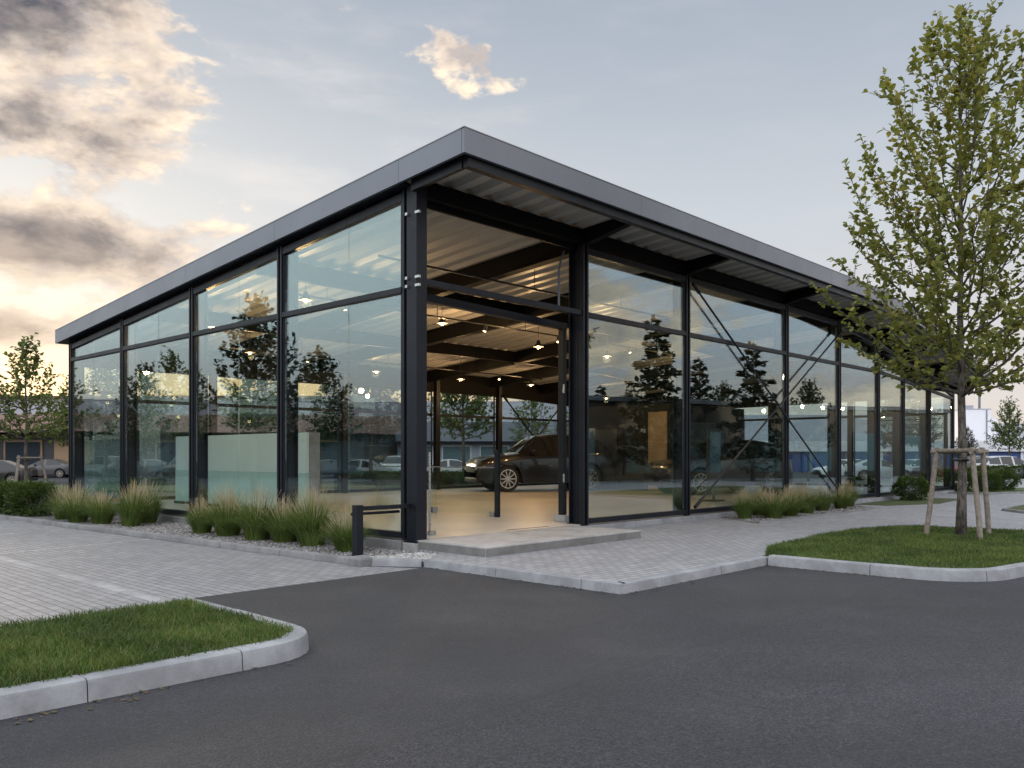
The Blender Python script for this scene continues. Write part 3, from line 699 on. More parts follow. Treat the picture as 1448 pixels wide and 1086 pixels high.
# pendant lamps and tracks
LAMPS = [(1.3,4.9,4.5), (1.1,8.3,4.3), (5.6,5.7,4.62), (8.0,4.75,4.20), (11.2,5.0,4.25), (14.2,10.6,3.95), (7.7,11.0,3.98), (3.2,10.4,4.1), (15.5,5.2,4.25), (18.6,10.6,3.7), (11.0,10.8,3.95)]
LL = ['pendant lamp over the near end of the frosted reception screen', 'pendant lamp over the far end of the frosted reception screen', 'high pendant lamp behind the corner column close to the deck', 'pendant lamp in the middle of the entrance opening above the black car', 'pendant lamp beside the tall entrance door post', 'lower pendant lamp near the rear braced bay beyond the black car', 'pendant lamp at the rear beside the thick brown column', 'pendant lamp at the rear behind the frosted reception screen', 'pendant lamp in front of the dark service core', 'pendant lamp behind the dark service core', 'pendant lamp between rear brace and reception end']
def lamp0():
    t = empty('pendant_lamp', (0,0,0))
    sh = MB(); n = 16; pr = [(.03, .16), (.05, .15), (.07, .08), (.16, 0), (.17, -.01)]
    sh.add([(r*math.cos(2*PI*k/n), r*math.sin(2*PI*k/n), z) for r, z in pr for k in range(n)], [(i*n+k, i*n+(k+1)%n, (i+1)*n+(k+1)%n, (i+1)*n+k) for i in range(len(pr)-1) for k in range(n)])
    sh.build('shade', M['plastic'], t, smooth=1)
    b = bmesh.new(); bmesh.ops.create_uvsphere(b, u_segments=12, v_segments=8, radius=.055)
    me = bpy.data.meshes.new('bulb'); b.to_mesh(me); b.free(); me.materials.append(M['bulb']); me.shade_smooth()
    o = bpy.data.objects.new('bulb', me); COL.objects.link(o); o.parent = t; o.location = (0, 0, .0)
    MB().cyl((0,0,.16), (0,0,.62), .007, n=6).build('cord', M['track'], t)
    return t
L0 = lamp0()
for i, (u, v, z) in enumerate(LAMPS):
    t = L0 if i == 0 else dup(L0)
    t.location = W(u, v, z); t.scale = (.8, .8, 1); tag(t, LL[i], 'lamp', 'pendant lamps hung in the showroom')
    cd = [c for c in t.children if c.name.startswith('cord')][0]; cd.scale.z = (deck(u, v) - z - .0)/.62
    if i: continue
    la = bpy.data.lights.new('lamp_light', 'POINT'); la.energy = 98; la.color = (1, .61, .27); la.shadow_soft_size = .09
    lo = bpy.data.objects.new('lamp_light', la); COL.objects.link(lo); lo.parent = t; lo.location = (0, 0, -.10)
tl = ['black lighting track over the front row of pendant lamps', 'black lighting track over the rear row of pendant lamps', 'black lighting track close behind the entrance transom']
for i, v in enumerate((5.2, 10.8, 2.2)):
    mb = MB()
    for a in range(0, 14): mb.cyl((1 + a, v, deck(1 + a, v) - .42), (2 + a, v, deck(2 + a, v) - .42), .022, n=6)
    for a in range(2, 14, 3): mb.cyl((a, v, deck(a, v) - .42), (a, v, deck(a, v) - .01), .008, n=5)
    tag(mb.build('lighting_track', M['track'], site=True), tl[i], 'lighting track')
# small spotlights clipped to the tracks
def spot0():
    t = empty('track_spotlight'); MB().cyl((0,0,-.02), (.05,0,-.15), .035, .045, n=10).build('body', M['track'], t, smooth=.7)
    MB().cyl((.051,0,-.152), (.054,0,-.160), .036, n=10).build('lens', M['bulb'], t); return t
sp_l = None
for v, nm, xs_ in ((5.2, 'front', (2.4, 4.3, 6.6, 9.3, 12.5)), (10.8, 'rear', (2.0, 5.2, 9.2, 12.8))):
    for k, u in enumerate(xs_):
        o = spot0() if sp_l is None else dup(sp_l); sp_l = sp_l or o
        o.location = W(u, v, deck(u, v) - .43); o.rotation_euler = (0, 0, PITCH + 1.3*k)
        tag(o, '%s small warm spotlight along the %s lighting track, counted from the left glazing' % (('first', 'second', 'third', 'fourth', 'fifth')[k], nm), 'spotlight', 'spotlights on the lighting tracks')
tag(MB().tube([W(3.55,.32,4.02), W(3.55,.32,4.75), W(3.62,.33,4.95), W(3.72,.34,5.12)], [.02]*4, 8).build('service_pipe', M['cslate']), 'thin bent service pipe on the column beside the entrance opening', 'pipe')

# ------------------------------------------------------------------ cars
def lerp(t, x):
    for (x0, y0), (x1, y1) in zip(t, t[1:]):
        if x <= x1: return y0 + (y1 - y0)*max(0, (x - x0))/(x1 - x0)
    return t[-1][1]
def make_car(kind):
    suv = kind == 'suv'
    Ln, wb, Wd, wr = (4.6, 2.68, .92, .37) if suv else (4.45, 2.66, .89, .32)
    x0 = -Ln/2; xf, xr = -wb/2 - .02, wb/2 - .02      # nose toward -x
    if suv:
        topz = [(-2.3,.62),(-2.27,.78),(-2.18,.92),(-1.9,1.0),(-1.2,1.09),(-.98,1.12),(-.45,1.50),(-.25,1.60),(.2,1.655),(1.0,1.64),(1.65,1.55),(1.80,1.48),(2.12,1.10),(2.22,1.0),(2.28,.85),(2.3,.62)]
        belt = [(-2.3,.60),(-2.2,.80),(-1.9,.92),(-1.0,1.03),(0,1.05),(1.8,1.10),(2.15,1.02),(2.3,.60)]
        cab = (-.98, 2.12)
    else:
        topz = [(-2.22,.52),(-2.19,.64),(-2.1,.74),(-1.8,.82),(-1.1,.93),(-.9,.96),(-.25,1.33),(-.05,1.40),(.4,1.43),(.9,1.39),(1.6,1.10),(1.75,1.05),(2.1,1.02),(2.18,.9),(2.22,.55)]
        belt = [(-2.22,.50),(-2.1,.68),(-1.8,.78),(-.9,.90),(0,.92),(1.6,.98),(2.1,.94),(2.22,.5)]
        cab = (-.9, 1.62)
    def halfw(x):
        e = max(0, (abs(x) - (Ln/2 - .75))/.75); return Wd*(1 - .22*e**2.2)
    xs = sorted(set([round(x0 + Ln*k/64, 4) for k in range(65)] + [round(x, 4) for x, _ in topz]))
    body, glass = MB(), MB(); rings = []
    ra = wr + .075
    for x in xs:
        w = halfw(x); zt = lerp(topz, x); zbelt = min(lerp(belt, x), zt - .004)
        zs = .24 + .10*max(0, (abs(x) - Ln/2 + .4)/.4)
        arch = 0
        for xc in (xf, xr):
            d = abs(x - xc)
            if d < ra: arch = max(arch, wr + math.sqrt(ra*ra - d*d))
        zs2 = max(zs, arch)
        k = (zt - zbelt)
        wt = w*(.97 - .30*min(1, k/.5)) - .02
        zm = max(zs2 + .01, .62 if suv else .54)
        ring = [(0, zs2), (w*.86, zs2), (w*.985, zs2 + .015), (w*1.0, max(zm, zs2 + .02)), (w*.985, max(zbelt - .07, zs2 + .03)), (w*.95, max(zbelt, zs2 + .04)), (wt + .03, max(zt - .045, zs2 + .05) if k > .12 else max(zbelt + k*.6, zs2+.05)), (wt*.86, max(zt - .012, zs2+.06)), (wt*.45, zt + .006), (0, zt + .012)]
        rings.append((x, ring))
    n = len(rings[0][1])
    def P(i, j, sg): x, r = rings[i]; return (x, sg*r[j][0], r[j][1])
    pil = (-.02, .05) if suv else (.12, .18)
    for i in range(len(rings)-1):
        xa, xb = rings[i][0], rings[i+1][0]; xm = (xa + xb)/2
        for j in range(n-1):
            for sg in (1, -1):
                q = [P(i,j,sg), P(i+1,j,sg), P(i+1,j+1,sg), P(i,j+1,sg)]
                if sg > 0: q = q[::-1]
                k = lerp(topz, xm) - lerp(belt, xm)
                isg = False
                if cab[0] + .30 < xm < cab[1] - .22 and j == 5 and k > .16: isg = not any(abs(xm - b) < .05 for b in ((.15, 1.02) if suv else (.2, 9)))
                sl = abs(lerp(topz, xb) - lerp(topz, xa))/max(1e-6, xb - xa)
                if j >= 6 and k > .1 and sl > .42 and cab[0] < xm < cab[1]: isg = True
                (glass if isg else body).add(q, [(0,1,2,3)])
    t = empty('car')
    def weld(mb, nm, mat):
        o = mb.build(nm, mat, t); b = bmesh.new(); b.from_mesh(o.data); bmesh.ops.remove_doubles(b, verts=b.verts, dist=1e-4); bmesh.ops.recalc_face_normals(b, faces=b.faces); b.to_mesh(o.data); b.free()
        o.data.shade_smooth(); o.data.set_sharp_from_angle(angle=math.radians(38)); return o
    weld(body, 'body', M['paint']); 
    og = weld(glass, 'window', M['carglass'])
    fr = -Ln/2; zr = (.55 if suv else .45)
    gb = MB().box(fr - .005, fr + .10, -.50, .50, zr, zr + .18); 
    for k in range(5): gb.box(fr - .012, fr - .004, -.48, .48, zr + .02 + k*.033, zr + .032 + k*.033)
    gb.build('grille', M['plastic'], t, bevel=.01)
    MB().box(fr + .0, fr + .3, -.70, .70, .26, .40).build('bumper', M['plastic'], t, bevel=.03)
    MB().box(-fr - .3, -fr + .01, -.66, .66, .28, .46).build('bumper', M['plastic'], t, bevel=.03)
    for sg in (1, -1):
        MB().hexa([(fr+.06,sg*.52,zr+.13),(fr+.42,sg*.83,zr+.17),(fr+.44,sg*.80,zr+.17),(fr+.10,sg*.50,zr+.13),(fr+.07,sg*.52,zr+.25),(fr+.46,sg*.83,zr+.30),(fr+.48,sg*.78,zr+.31),(fr+.12,sg*.50,zr+.27)]).build('headlight', M['lampglass'], t, bevel=.01)
        MB().hexa([(-fr-.05,sg*.55,zr+.30),(-fr-.34,sg*.84,zr+.33),(-fr-.36,sg*.78,zr+.33),(-fr-.09,sg*.5,zr+.3),(-fr-.05,sg*.55,zr+.43),(-fr-.34,sg*.84,zr+.46),(-fr-.36,sg*.78,zr+.46),(-fr-.09,sg*.5,zr+.43)]).build('tail_light', M['tail'], t, bevel=.01)
        MB().box(cab[0]+.36, cab[0]+.50, sg*(Wd*.93), sg*(Wd*.93+.17), (1.06 if suv else .93), (1.19 if suv else 1.05)).build('mirror', M['paint'], t, bevel=.03)
        for xc in (xf, xr):
            wh = empty('wheel', (xc, sg*(Wd - .11), wr)); wh.parent = t
            ty = MB(); m = 28; pr = [(wr-.10, -.10), (wr-.02, -.105), (wr, -.08), (wr, .08), (wr-.02, .105), (wr-.10, .10)]
            ty.add([(r*math.cos(2*PI*k/m), y, r*math.sin(2*PI*k/m)) for r, y in pr for k in range(m)], [(i*m+k, i*m+(k+1)%m, (i+1)*m+(k+1)%m, (i+1)*m+k) for i in range(5) for k in range(m)] + [tuple(range(m-1,-1,-1)), tuple(range(5*m, 6*m))])
            ty.build('tyre', M['rubber'], wh, smooth=.7)
            rm = MB(); ro = wr - .095; y = sg*.103
            for k in range(m):
                a0, a1 = 2*PI*k/m, 2*PI*(k+1)/m
                rm.add([(ro*math.cos(a0), y, ro*math.sin(a0)), (ro*math.cos(a1), y, ro*math.sin(a1)), ((ro-.03)*math.cos(a1), y, (ro-.03)*math.sin(a1)), ((ro-.03)*math.cos(a0), y, (ro-.03)*math.sin(a0))], [(0,1,2,3)])
            for k in range(10):
                a = 2*PI*k/10; d = Vector((math.cos(a), 0, math.sin(a))); c = Vector((-math.sin(a), 0, math.cos(a)))
                p = []
                for yy in (y - sg*.02, y + sg*.004):
                    for r_, w_ in ((.03, .018), (ro - .01, .013)):
                        p += [d*r_ + c*w_ + Vector((0, yy, 0)), d*r_ - c*w_ + Vector((0, yy, 0))]
                rm.hexa([p[0], p[1], p[3], p[2], p[4], p[5], p[7], p[6]])
            rm.cyl((0, y - sg*.02, 0), (0, y + sg*.01, 0), .06, n=12)
            rm.build('rim', M['rim'], wh)
    return t
CARS = {k: make_car(k) for k in ('suv', 'sedan')}; used = {}
def place_car(kind, x, y, rz, col, label, group=None, z=0.0, sc=1.0):
    o = CARS[kind] if kind not in used else dup(CARS[kind]); used[kind] = 1
    o.location = (x, y, z); o.rotation_euler = (0, 0, rz); o.scale = (sc,)*3
    tag(o, label, 'car', group)
    def rec(c):
        c.color = (*col, 1)
        for d in c.children: rec(d)
    rec(o); return o
# showroom cars: nose points (-cos a, -sin a)
def show_car(kind, wx, wy, a, col, label, sc=1.0, wd=.92, wb=2.68):
    nx, ny = -math.cos(a), -math.sin(a)                       # nose direction
    sx, sy = -ny, nx                                          # left of nose
    s = -1 if (sx*wx + sy*wy) > 0 else 1                      # near side
    cx = wx - nx*(wb/2 - .02)*sc - sx*s*(wd - .1)*sc; cy = wy - ny*(wb/2 - .02)*sc - sy*s*(wd - .1)*sc
    return place_car(kind, cx, cy, a, col, label, 'cars shown inside the showroom', FZ, sc)
BLACK = (.006, .006, .007)
show_car('suv', -.12, 28.2, math.radians(18), BLACK, 'black tall estate car facing left in the middle of the showroom', 1.10).scale.z = 1.18
show_car('suv', 5.80, 26.0, math.radians(24), (.010,.010,.012), 'black car close behind the entrance-side glazing, nose toward the viewer', 1.05)
SIL, WHT, NAV, DRD, GRY, BLU = (.42,.43,.45), (.70,.70,.70), (.012,.018,.035), (.10,.010,.014), (.09,.095,.10), (.03,.07,.16)
PARK = [  # kind, px, depth, rz deg, colour, label
 ('sedan', -14, 40, 15, (.02,.02,.022), 'black car parked before the brown shopfront at the left picture edge'),
 ('sedan', 66, 55, 5, (.07,.072,.075), 'dark grey car parked behind the slim staked tree at the left'),
 ('suv', 152, 46, 92, GRY, 'dark grey car parked nose-on seen through the first left bay'),
 ('sedan', 205, 50, 8, (.16,.16,.17), 'grey car seen through the left glazing beside its second column'),
 ('suv', 262, 48, 95, (.02,.02,.022), 'black van-like car behind the left end of the frosted screen'),
 ('sedan', 455, 46, 12, NAV, 'dark navy car seen past the right end of the frosted screen'),
 ('sedan', 520, 47, 170, SIL, 'silver car seen through the left glazing near the corner column'),
 ('suv', 560, 50, 90, WHT, 'white car parked nose-on just left of the corner column'),
 ('sedan', 628, 48, 10, SIL, 'silver car seen through the entrance left of the staked tree trunk'),
 ('sedan', 688, 49, 175, WHT, 'white car seen through the entrance ahead of the black car'),
 ('suv', 760, 52, 92, GRY, 'grey car parked beyond the rear braced bay'),
 ('sedan', 1195, 53, 8, WHT, 'white car seen through the fifth front bay'),
 ('sedan', 1245, 50, 172, SIL, 'silver car seen through the sixth front bay'),
 ('sedan', 1290, 54, 10, (.5,.5,.5), 'light grey car seen through the seventh front bay'),
 ('sedan', 1336, 49, 6, DRD, 'dark red car parked just right of the showroom end'),
 ('suv', 1378, 52, 20, NAV, 'dark navy car parked between the red and the silver car at the right'),
 ('suv', 1425, 50, 185, SIL, 'silver car parked at the right picture edge below the small tree'),
 ('sedan', 1475, 51, 4, WHT, 'white car cut by the right picture edge'),
]
for k, px, d, a, c, l in PARK:
    x, y = G(px, d); place_car(k, x, y, math.radians(a), c, l, 'cars parked round the showroom', 0.0, .86)
# cars that the entrance-front glass mirrors
for i, (px, d, a, c, l) in enumerate([(850, 40, 100, NAV, 'navy car parked off to the right, mirrored in the second front bay'), (905, 41, 95, (.05,.008,.010), 'dark red car parked off to the right, mirrored in the second front bay'), (960, 42, 100, GRY, 'grey car off to the right, mirrored beside the first brace foot'), (1035, 43, 98, BLU, 'blue car off to the right, mirrored in the third front bay'), (1090, 44, 99, SIL, 'silver car off to the right, mirrored near the fourth column')]):
    x, y = mirror_front(*G(px, d + 9)); place_car('sedan', x, y, math.radians(a), c, l, 'cars parked round the showroom')

# ------------------------------------------------------------------ background buildings
def bld(name, label, x0, x1, y, depth, parts, **k):
    e = empty(name, ((x0+x1)/2, y, 0), label=label, cat='building'); w = (x1 - x0)/2
    return e, w
e, w = bld('shop_building', 'low shop building with brown ribbed band over dark shopfronts at the left', -62, -9, 56, 14, None)
MB().box(-w, w, .8, 16, 0, 2.95).build('ground_floor', M['shop'], e)
MB().box(-w, w, -.6, 16, 2.98, 4.15).build('canopy', M['brown'], e)
MB().box(-w, w, 3, 16, 4.17, 5.45).build('upper_wall', M['cgrey'], e)
MB().box(-w-.2, w+.2, 2.8, 16.2, 5.46, 5.62).build('roof', M['croof'], e)
xk = -w + .6; k = 0
while xk < w - 3:
    fm = MB().box(xk, xk+2.6, .70, .797, .1, 2.5).build('window', M['shoplit'] if k % 3 != 1 else M['win'], e)
    MB().box(xk+.15, xk+2.45, .64, .697, .2, 2.35).build('pane', M['win'] if k % 3 != 0 else M['shoplit'], fm)
    xk += 3.4; k += 1
e = empty('shop_wing', (-46, 22, 0), math.radians(90), label='side wing of the brown shop building along the far left of the court', cat='building')
MB().box(-28, 26, .8, 12, 0, 2.95).build('ground_floor', M['shop'], e); MB().box(-28, 26, -.6, 12, 2.98, 4.15).build('canopy', M['brown'], e); MB().box(-28, 26, 3, 12, 4.17, 5.3).build('upper_wall', M['cgrey'], e)
for k in range(9): MB().box(-26 + k*5.6, -22.5 + k*5.6, .70, .797, .3, 2.5).build('window', M['win'] if k % 2 else M['winlit'], e)
e, w = bld('office_building', 'grey low office building with slate band behind the entrance view', -8.5, 17, 62, 14, None)
MB().box(-w, w, .5, 14, 0, 2.45).build('ground_floor', M['cgrey'], e); MB().box(-w, w, -.5, 14, 2.48, 3.9).build('canopy', M['cslate'], e); MB().box(-w, w, 2.5, 14, 3.92, 5.6).build('upper_wall', M['cgrey'], e)
for k in range(9):
    fm = MB().box(-w+.5+k*2.8, -w+2.7+k*2.8, .40, .497, .3, 2.2).build('window', M['cwhite'], e); MB().box(-w+.6+k*2.8, -w+2.6+k*2.8, .34, .397, .4, 2.1).build('pane', M['winlit'], fm)
e, w = bld('warehouse', 'long white-banded warehouse with blue ground floor at the right', 19, 95, 74, 20, None)
MB().box(-w, w, .3, 20, 0, 1.78).build('ground_floor', M['cblue'], e); MB().box(-w, w, 0, 20, 1.80, 2.72).build('canopy', M['cwhite'], e)
for k in range(24): MB().box(-w + 1 + k*3.1, -w + 1.25 + k*3.1, .20, .297, 0, 1.78).build('pilaster', M['cwhite'] if k % 4 == 0 else M['cslate'], e)
MB().box(-w + .5, -w + 18, 4, 20, 2.73, 5.2).build('upper_wall', M['cgrey'], e)
e = empty('storage_tower', (G(1385, 90)[0], 90, 0), label='pale square storage tower with thin mast above the white warehouse', cat='tower')
MB().box(-1.45, 1.2, 0, 4, 0, 6.35).build('wall', M['cwhite'], e); MB().box(1.21, 2.1, .5, 4, 0, 5.5).build('wall', M['cwhite'], e); MB().box(2.11, 8.0, .6, 4, 0, 4.9).build('wall', M['cgrey'], e)
MB().box(-1.5, 1.25, -.05, 4.05, 6.36, 6.45).build('roof', M['cgrey'], e); MB().cyl((.55,1,6.45), (.55,1,8.2), .13).build('mast', M['cslate'], e); MB().box(-1.2, -.2, .8, 2, 6.45, 6.85).build('roof_unit', M['cgrey'], e)
MB().cyl((.75,-.08,0), (.75,-.08,6.3), .05).build('drainpipe', M['cslate'], e)
# dark building that the entrance front mirrors
x, y = mirror_front(*G(960, 52)); e = empty('dark_building', (x, y, 0), PITCH + math.radians(20), label='dark clad low building off to the right, mirrored in the front glazing', cat='building')
MB().box(-18, 18, -5, 5, 0, 4.2).build('wall', M['darkpanel'], e); MB().box(-18.3, 18.3, -5.3, 5.3, 4.21, 4.45).build('roof', M['cslate'], e)
for k in range(8):
    fm = MB().box(-16+k*4.2, -13.6+k*4.2, 5.003, 5.08, .4, 2.9).build('window', M['plastic'], e); MB().box(-15.9+k*4.2, -13.7+k*4.2, 5.083, 5.12, .5, 2.8).build('pane', M['winlit'], fm)

# ------------------------------------------------------------------ trees and shrubs
def leaves_mesh(name, C, Dr, size, mat, parent, fold=.25, seed=1):
    """C (n,3) leaf bases, Dr (n,3) leaf directions -> folded leaf faces"""
    r = np.random.default_rng(seed); n = len(C)
    D = Dr + r.normal(0, .35, (n,3)); D /= np.linalg.norm(D, axis=1, keepdims=True)
    up = r.normal(0, .45, (n,3)) + np.array([0,0,1.]); X = np.cross(D, up); X /= np.linalg.norm(X, axis=1, keepdims=True) + 1e-9; N = np.cross(X, D)
    s = (size*r.uniform(.65, 1.2, n))[:,None]; w = s*.36
    mid = C + D*s*.5; tip = C + D*s - N*s*.12
    V = np.stack([C, mid + X*w - N*s*.02 + N*w*fold, tip, mid - X*w - N*s*.02 + N*w*fold, C + D*s*.22 + X*w*.75 + N*w*fold, C + D*s*.22 - X*w*.75 + N*w*fold, C + D*s*.8 + X*w*.5, C + D*s*.8 - X*w*.5], 1).reshape(-1,3)
    b = (np.arange(n)*8)[:,None]
    Fc = np.concatenate([b + np.array([q]) for q in ([0,4,1,2], [0,2,3,5])] ) if False else np.concatenate([b + np.array([[0,4,2]]), b + np.array([[4,1,2]]), b + np.array([[1,6,2]]), b + np.array([[0,2,5]]), b + np.array([[5,2,3]]), b + np.array([[3,2,7]])])
    return np_mesh(name, V, Fc, M[mat], parent)
def grow_tree(parent, seed, height, clear, rad, r0, nlimb, twigs, lsize, leafmat, elev=(38, 62), spacing=.045, taper=1.0, twl=(.35,.8), minr=.004, droop=0):
    r = random.Random(seed); tr = MB(); C, Dd = [], []
    bend = [(r.uniform(-.03,.03), r.uniform(-.03,.03)) for _ in range(8)]
    def trunkp(z):
        t = z/height; i = min(6, int(t*7)); f_ = t*7 - i
        return Vector((bend[i][0]*(1-f_) + bend[i+1][0]*f_, bend[i][1]*(1-f_) + bend[i+1][1]*f_, z))*1.0
    zz = [height*.985*k/14 for k in range(15)]
    tr.tube([trunkp(z) + Vector((0,0,-.05 if z == 0 else 0)) for z in zz], [r0*(1.18 if k == 0 else 1)*(1 - .93*(z/height)**.9*taper) for k, z in enumerate(zz)], 10)
    def leafy(p0, p1, sp, t0=0.0):
        d = p1 - p0; L = d.length; m = max(1, int(L*(1-t0)/sp))
        for i in range(m):
            t = t0 + (1-t0)*(i + r.random()*.6)/m
            side = Vector((r.uniform(-1,1), r.uniform(-1,1), r.uniform(-.5,.8)))
            C.append(p0 + d*t + side*.01); Dd.append(d.normalized()*.45 + side.normalized()*.9 + Vector((0,0,-droop)))
    for k in range(nlimb):
        f_ = (k + .5)/nlimb; zt = clear + (height - clear)*(.12 + .86*f_**.9)
        R_ = rad(zt)*r.uniform(.78, 1.05); el = math.radians(elev[0] + (elev[1] - elev[0])*f_ + r.uniform(-6, 6))
        zb = max(clear*.92 + .15*r.random(), zt - R_*math.tan(el)); az = k*2.39996 + r.uniform(-.3, .3)
        p = trunkp(zb); tipp = Vector((math.cos(az)*R_, math.sin(az)*R_, zt)) + p*0
        L = (tipp - p).length; pts = []
        for i in range(7):
            t = i/6; q = p.lerp(tipp, t); q.z -= math.sin(t*PI)*L*.08; q += Vector((r.uniform(-1,1), r.uniform(-1,1), r.uniform(-.6,.6)))*.03*L*(.4 if i in (0,6) else 1)*(0 if i == 0 else 1); pts.append(q)
        rb = max(minr*2, r0*.40*(1 - .75*zb/height)); tr.tube(pts, [rb*(1-t/6*.86) for t in range(7)], 6)
        nt = max(3, int(twigs*L/1.6)); 
        for j in range(nt):
            t = .14 + .74*(j + r.random())/nt; i = min(5, int(t*6)); q = pts[i].lerp(pts[i+1], t*6 - i)
            d = (pts[i+1] - pts[i]).normalized(); a = r.uniform(0, 2*PI); e_ = d.orthogonal().normalized(); e2 = d.cross(e_)
            dd = (d*.75 + (e_*math.cos(a) + e2*math.sin(a))*.85 + Vector((0,0,.28))).normalized(); tl_ = r.uniform(*twl)*(1.2 - .75*t)
            m1 = q + dd*tl_*.5; m2 = m1 + (dd + Vector((0,0,.25))).normalized()*tl_*.5
            tr.tube([q, m1, m2], [minr*1.5, minr, minr*.5], 4); leafy(q, m1, spacing, .15); leafy(m1, m2, spacing*.8)
        leafy(pts[3], pts[5], spacing*1.1); leafy(pts[5], pts[6], spacing*.6)
    pz = trunkp(height*.80); leafy(pz, trunkp(height*.985), spacing*.5)
    for j in range(14):
        z = height*(.74 + .24*j/14); q = trunkp(z); a = j*2.4; dd = Vector((math.cos(a)*.6, math.sin(a)*.6, .8)); l_ = .75*(1 - j/18.)*height/9
        tr.tube([q, q + dd*l_], [minr*1.5, minr*.5], 4); leafy(q, q + dd*l_, spacing*.7)
    tk = tr.build('trunk', M['bark'], parent, smooth=3.2)
    lv = leaves_mesh('crown', np.array([tuple(c) for c in C]), np.array([tuple(c) for c in Dd]), lsize, leafmat, parent, seed=seed)
    return len(C)
def tab(t): return lambda z: lerp(t, z)
# big staked tree at the right
bt = empty('young_tree', (7.46, 14.0, .12), label='tall young leafy tree with staked trunk on the right lawn island', cat='tree')
nb = grow_tree(bt, 11, 8.95, 2.45, tab([(2.4,1.5),(2.8,2.05),(4.2,2.3),(5.6,2.2),(6.8,1.75),(7.8,1.2),(8.95,.3)]), .080, 54, 9, .112, 'leaf', (34, 66), .041, 1.0, (.35,.85), .004)
def stakes(name, loc, h, spread, rz, label, wide=.035, n=3):
    t = empty(name, loc, rz, label=label, cat='tree stakes')
    for k in range(n):
        a = 2*PI*k/n + .35 if n == 3 else PI*k
        top_ = Vector((math.cos(a)*spread*.62, math.sin(a)*spread*.62, h)); bot = Vector((math.cos(a)*spread, math.sin(a)*spread, -.03))
        MB().tube([bot, bot.lerp(top_, .5), top_], [wide, wide*.95, wide*.9], 9).build('stake', M['stake'], t, smooth=.9)
        a2 = 2*PI*(k+1)/n + .35 if n == 3 else PI*(k+1)
        if k < n - (0 if n == 3 else 1):
            q = Vector((math.cos(a2)*spread*.64, math.sin(a2)*spread*.64, h - .09)); p = Vector((math.cos(a)*spread*.64, math.sin(a)*spread*.64, h - .09)); d = (q - p).normalized()
            MB().tube([p - d*.07, q + d*.07], [.033, .033], 8).build('rail', M['stake'], t, smooth=.9)
    MB().tube([Vector((math.cos(a)*.17, math.sin(a)*.17, h - .16 + .01*math.sin(3*a))) for a in [2*PI*i/14 for i in range(15)]], [.018]*15, 6).build('strap', M['plastic'], t)
    return t
ts = empty('tree_support', (7.46, 14.0, .12), label='three weathered wooden stakes with rails round the big tree at the right', cat='tree stakes')
tops = []
for (bx_, by_), (tx_, ty_) in (((7.36,13.24), (7.29,13.36)), ((7.95,14.05), (7.80,13.98)), ((6.86,13.98), (7.03,13.94))):
    b_ = Vector((bx_ - 7.46, by_ - 14.0, -.04)); t_ = Vector((tx_ - 7.46, ty_ - 14.0, 1.45)); tops.append(b_.lerp(t_, .955))
    MB().tube([b_, b_.lerp(t_, .3) + Vector((.006,0,0)), b_.lerp(t_, .7), t_, t_ + Vector((0,0,.012))], [.042, .041, .040, .039, .030], 10).build('stake', M['stake'], ts, smooth=.9)
for a_, b_ in ((0,1), (1,2), (2,0)):
    d_ = (tops[b_] - tops[a_]).normalized(); MB().tube([tops[a_] - d_*.09 + Vector((0,0,.012*a_)), tops[b_] + d_*.09 + Vector((0,0,.012*a_))], [.036, .034], 8).build('rail', M['stake'], ts, smooth=.9)
MB().tube([Vector((math.cos(a)*.105 + .0, math.sin(a)*.105, 1.26 + .01*math.sin(3*a))) for a in [2*PI*i/14 for i in range(15)]], [.022]*15, 6).build('strap', M['plastic'], ts)
# street trees: four shapes, copied
def proto(seed, h, clear, rw, n, ls, mat='leaf2', r0=.09, elev=(22,58), sp=.09):
    t = empty('street_tree'); grow_tree(t, seed, h, clear, tab([(clear*.9, rw*.75), (clear + (h-clear)*.3, rw), (clear + (h-clear)*.6, rw*.72), (h, rw*.12)]), r0, n, 9, ls, mat, elev, sp, 1, (.4,.9), .007); return t
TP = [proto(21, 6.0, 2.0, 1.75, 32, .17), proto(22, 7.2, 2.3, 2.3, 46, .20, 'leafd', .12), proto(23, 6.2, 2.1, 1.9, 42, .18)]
tu = {}
def tree(i, x, y, rz, s, label, group='street trees round the showroom', z=0):
    o = TP[i] if i not in tu else dup(TP[i]); tu[i] = 1
    o.location = (x, y, z); o.rotation_euler = (0,0,rz); o.scale = (s, s, s); return tag(o, label, 'tree', group)
def tree_px(i, px, d, rz, s, label): tree(i, *G(px, d), rz, s, label)
tree_px(0, 37, 31.5, .5, .98, 'slim young tree with stakes left of the showroom')
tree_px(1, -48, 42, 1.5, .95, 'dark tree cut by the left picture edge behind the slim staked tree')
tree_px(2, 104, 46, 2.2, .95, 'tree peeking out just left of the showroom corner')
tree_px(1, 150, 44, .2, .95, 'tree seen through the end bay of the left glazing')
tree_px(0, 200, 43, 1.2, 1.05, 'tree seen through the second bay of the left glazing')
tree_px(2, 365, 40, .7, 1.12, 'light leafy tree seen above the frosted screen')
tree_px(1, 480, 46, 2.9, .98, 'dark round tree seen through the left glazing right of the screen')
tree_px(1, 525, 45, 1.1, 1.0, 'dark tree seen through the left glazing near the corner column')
tree_px(2, 655, 40, .0, 1.12, 'leafy tree standing in the entrance view left of the black car')
tree_px(0, 752, 50, .6, .95, 'small tree behind the rear braced bay')
tree_px(2, 822, 52, 1.6, 1.0, 'tree behind the second entrance column')
tree_px(1, 1262, 62, .9, .9, 'dark tree seen through the sixth front bay')
tree_px(1, 1300, 64, 2.1, .92, 'dark tree seen through the last front bays')
tree_px(1, 1366, 66, 3.0, .52, 'dark tree behind the trunk of the big staked tree')
tree_px(2, 1427, 60, .4, .88, 'small round headed tree at the right edge before the warehouse')
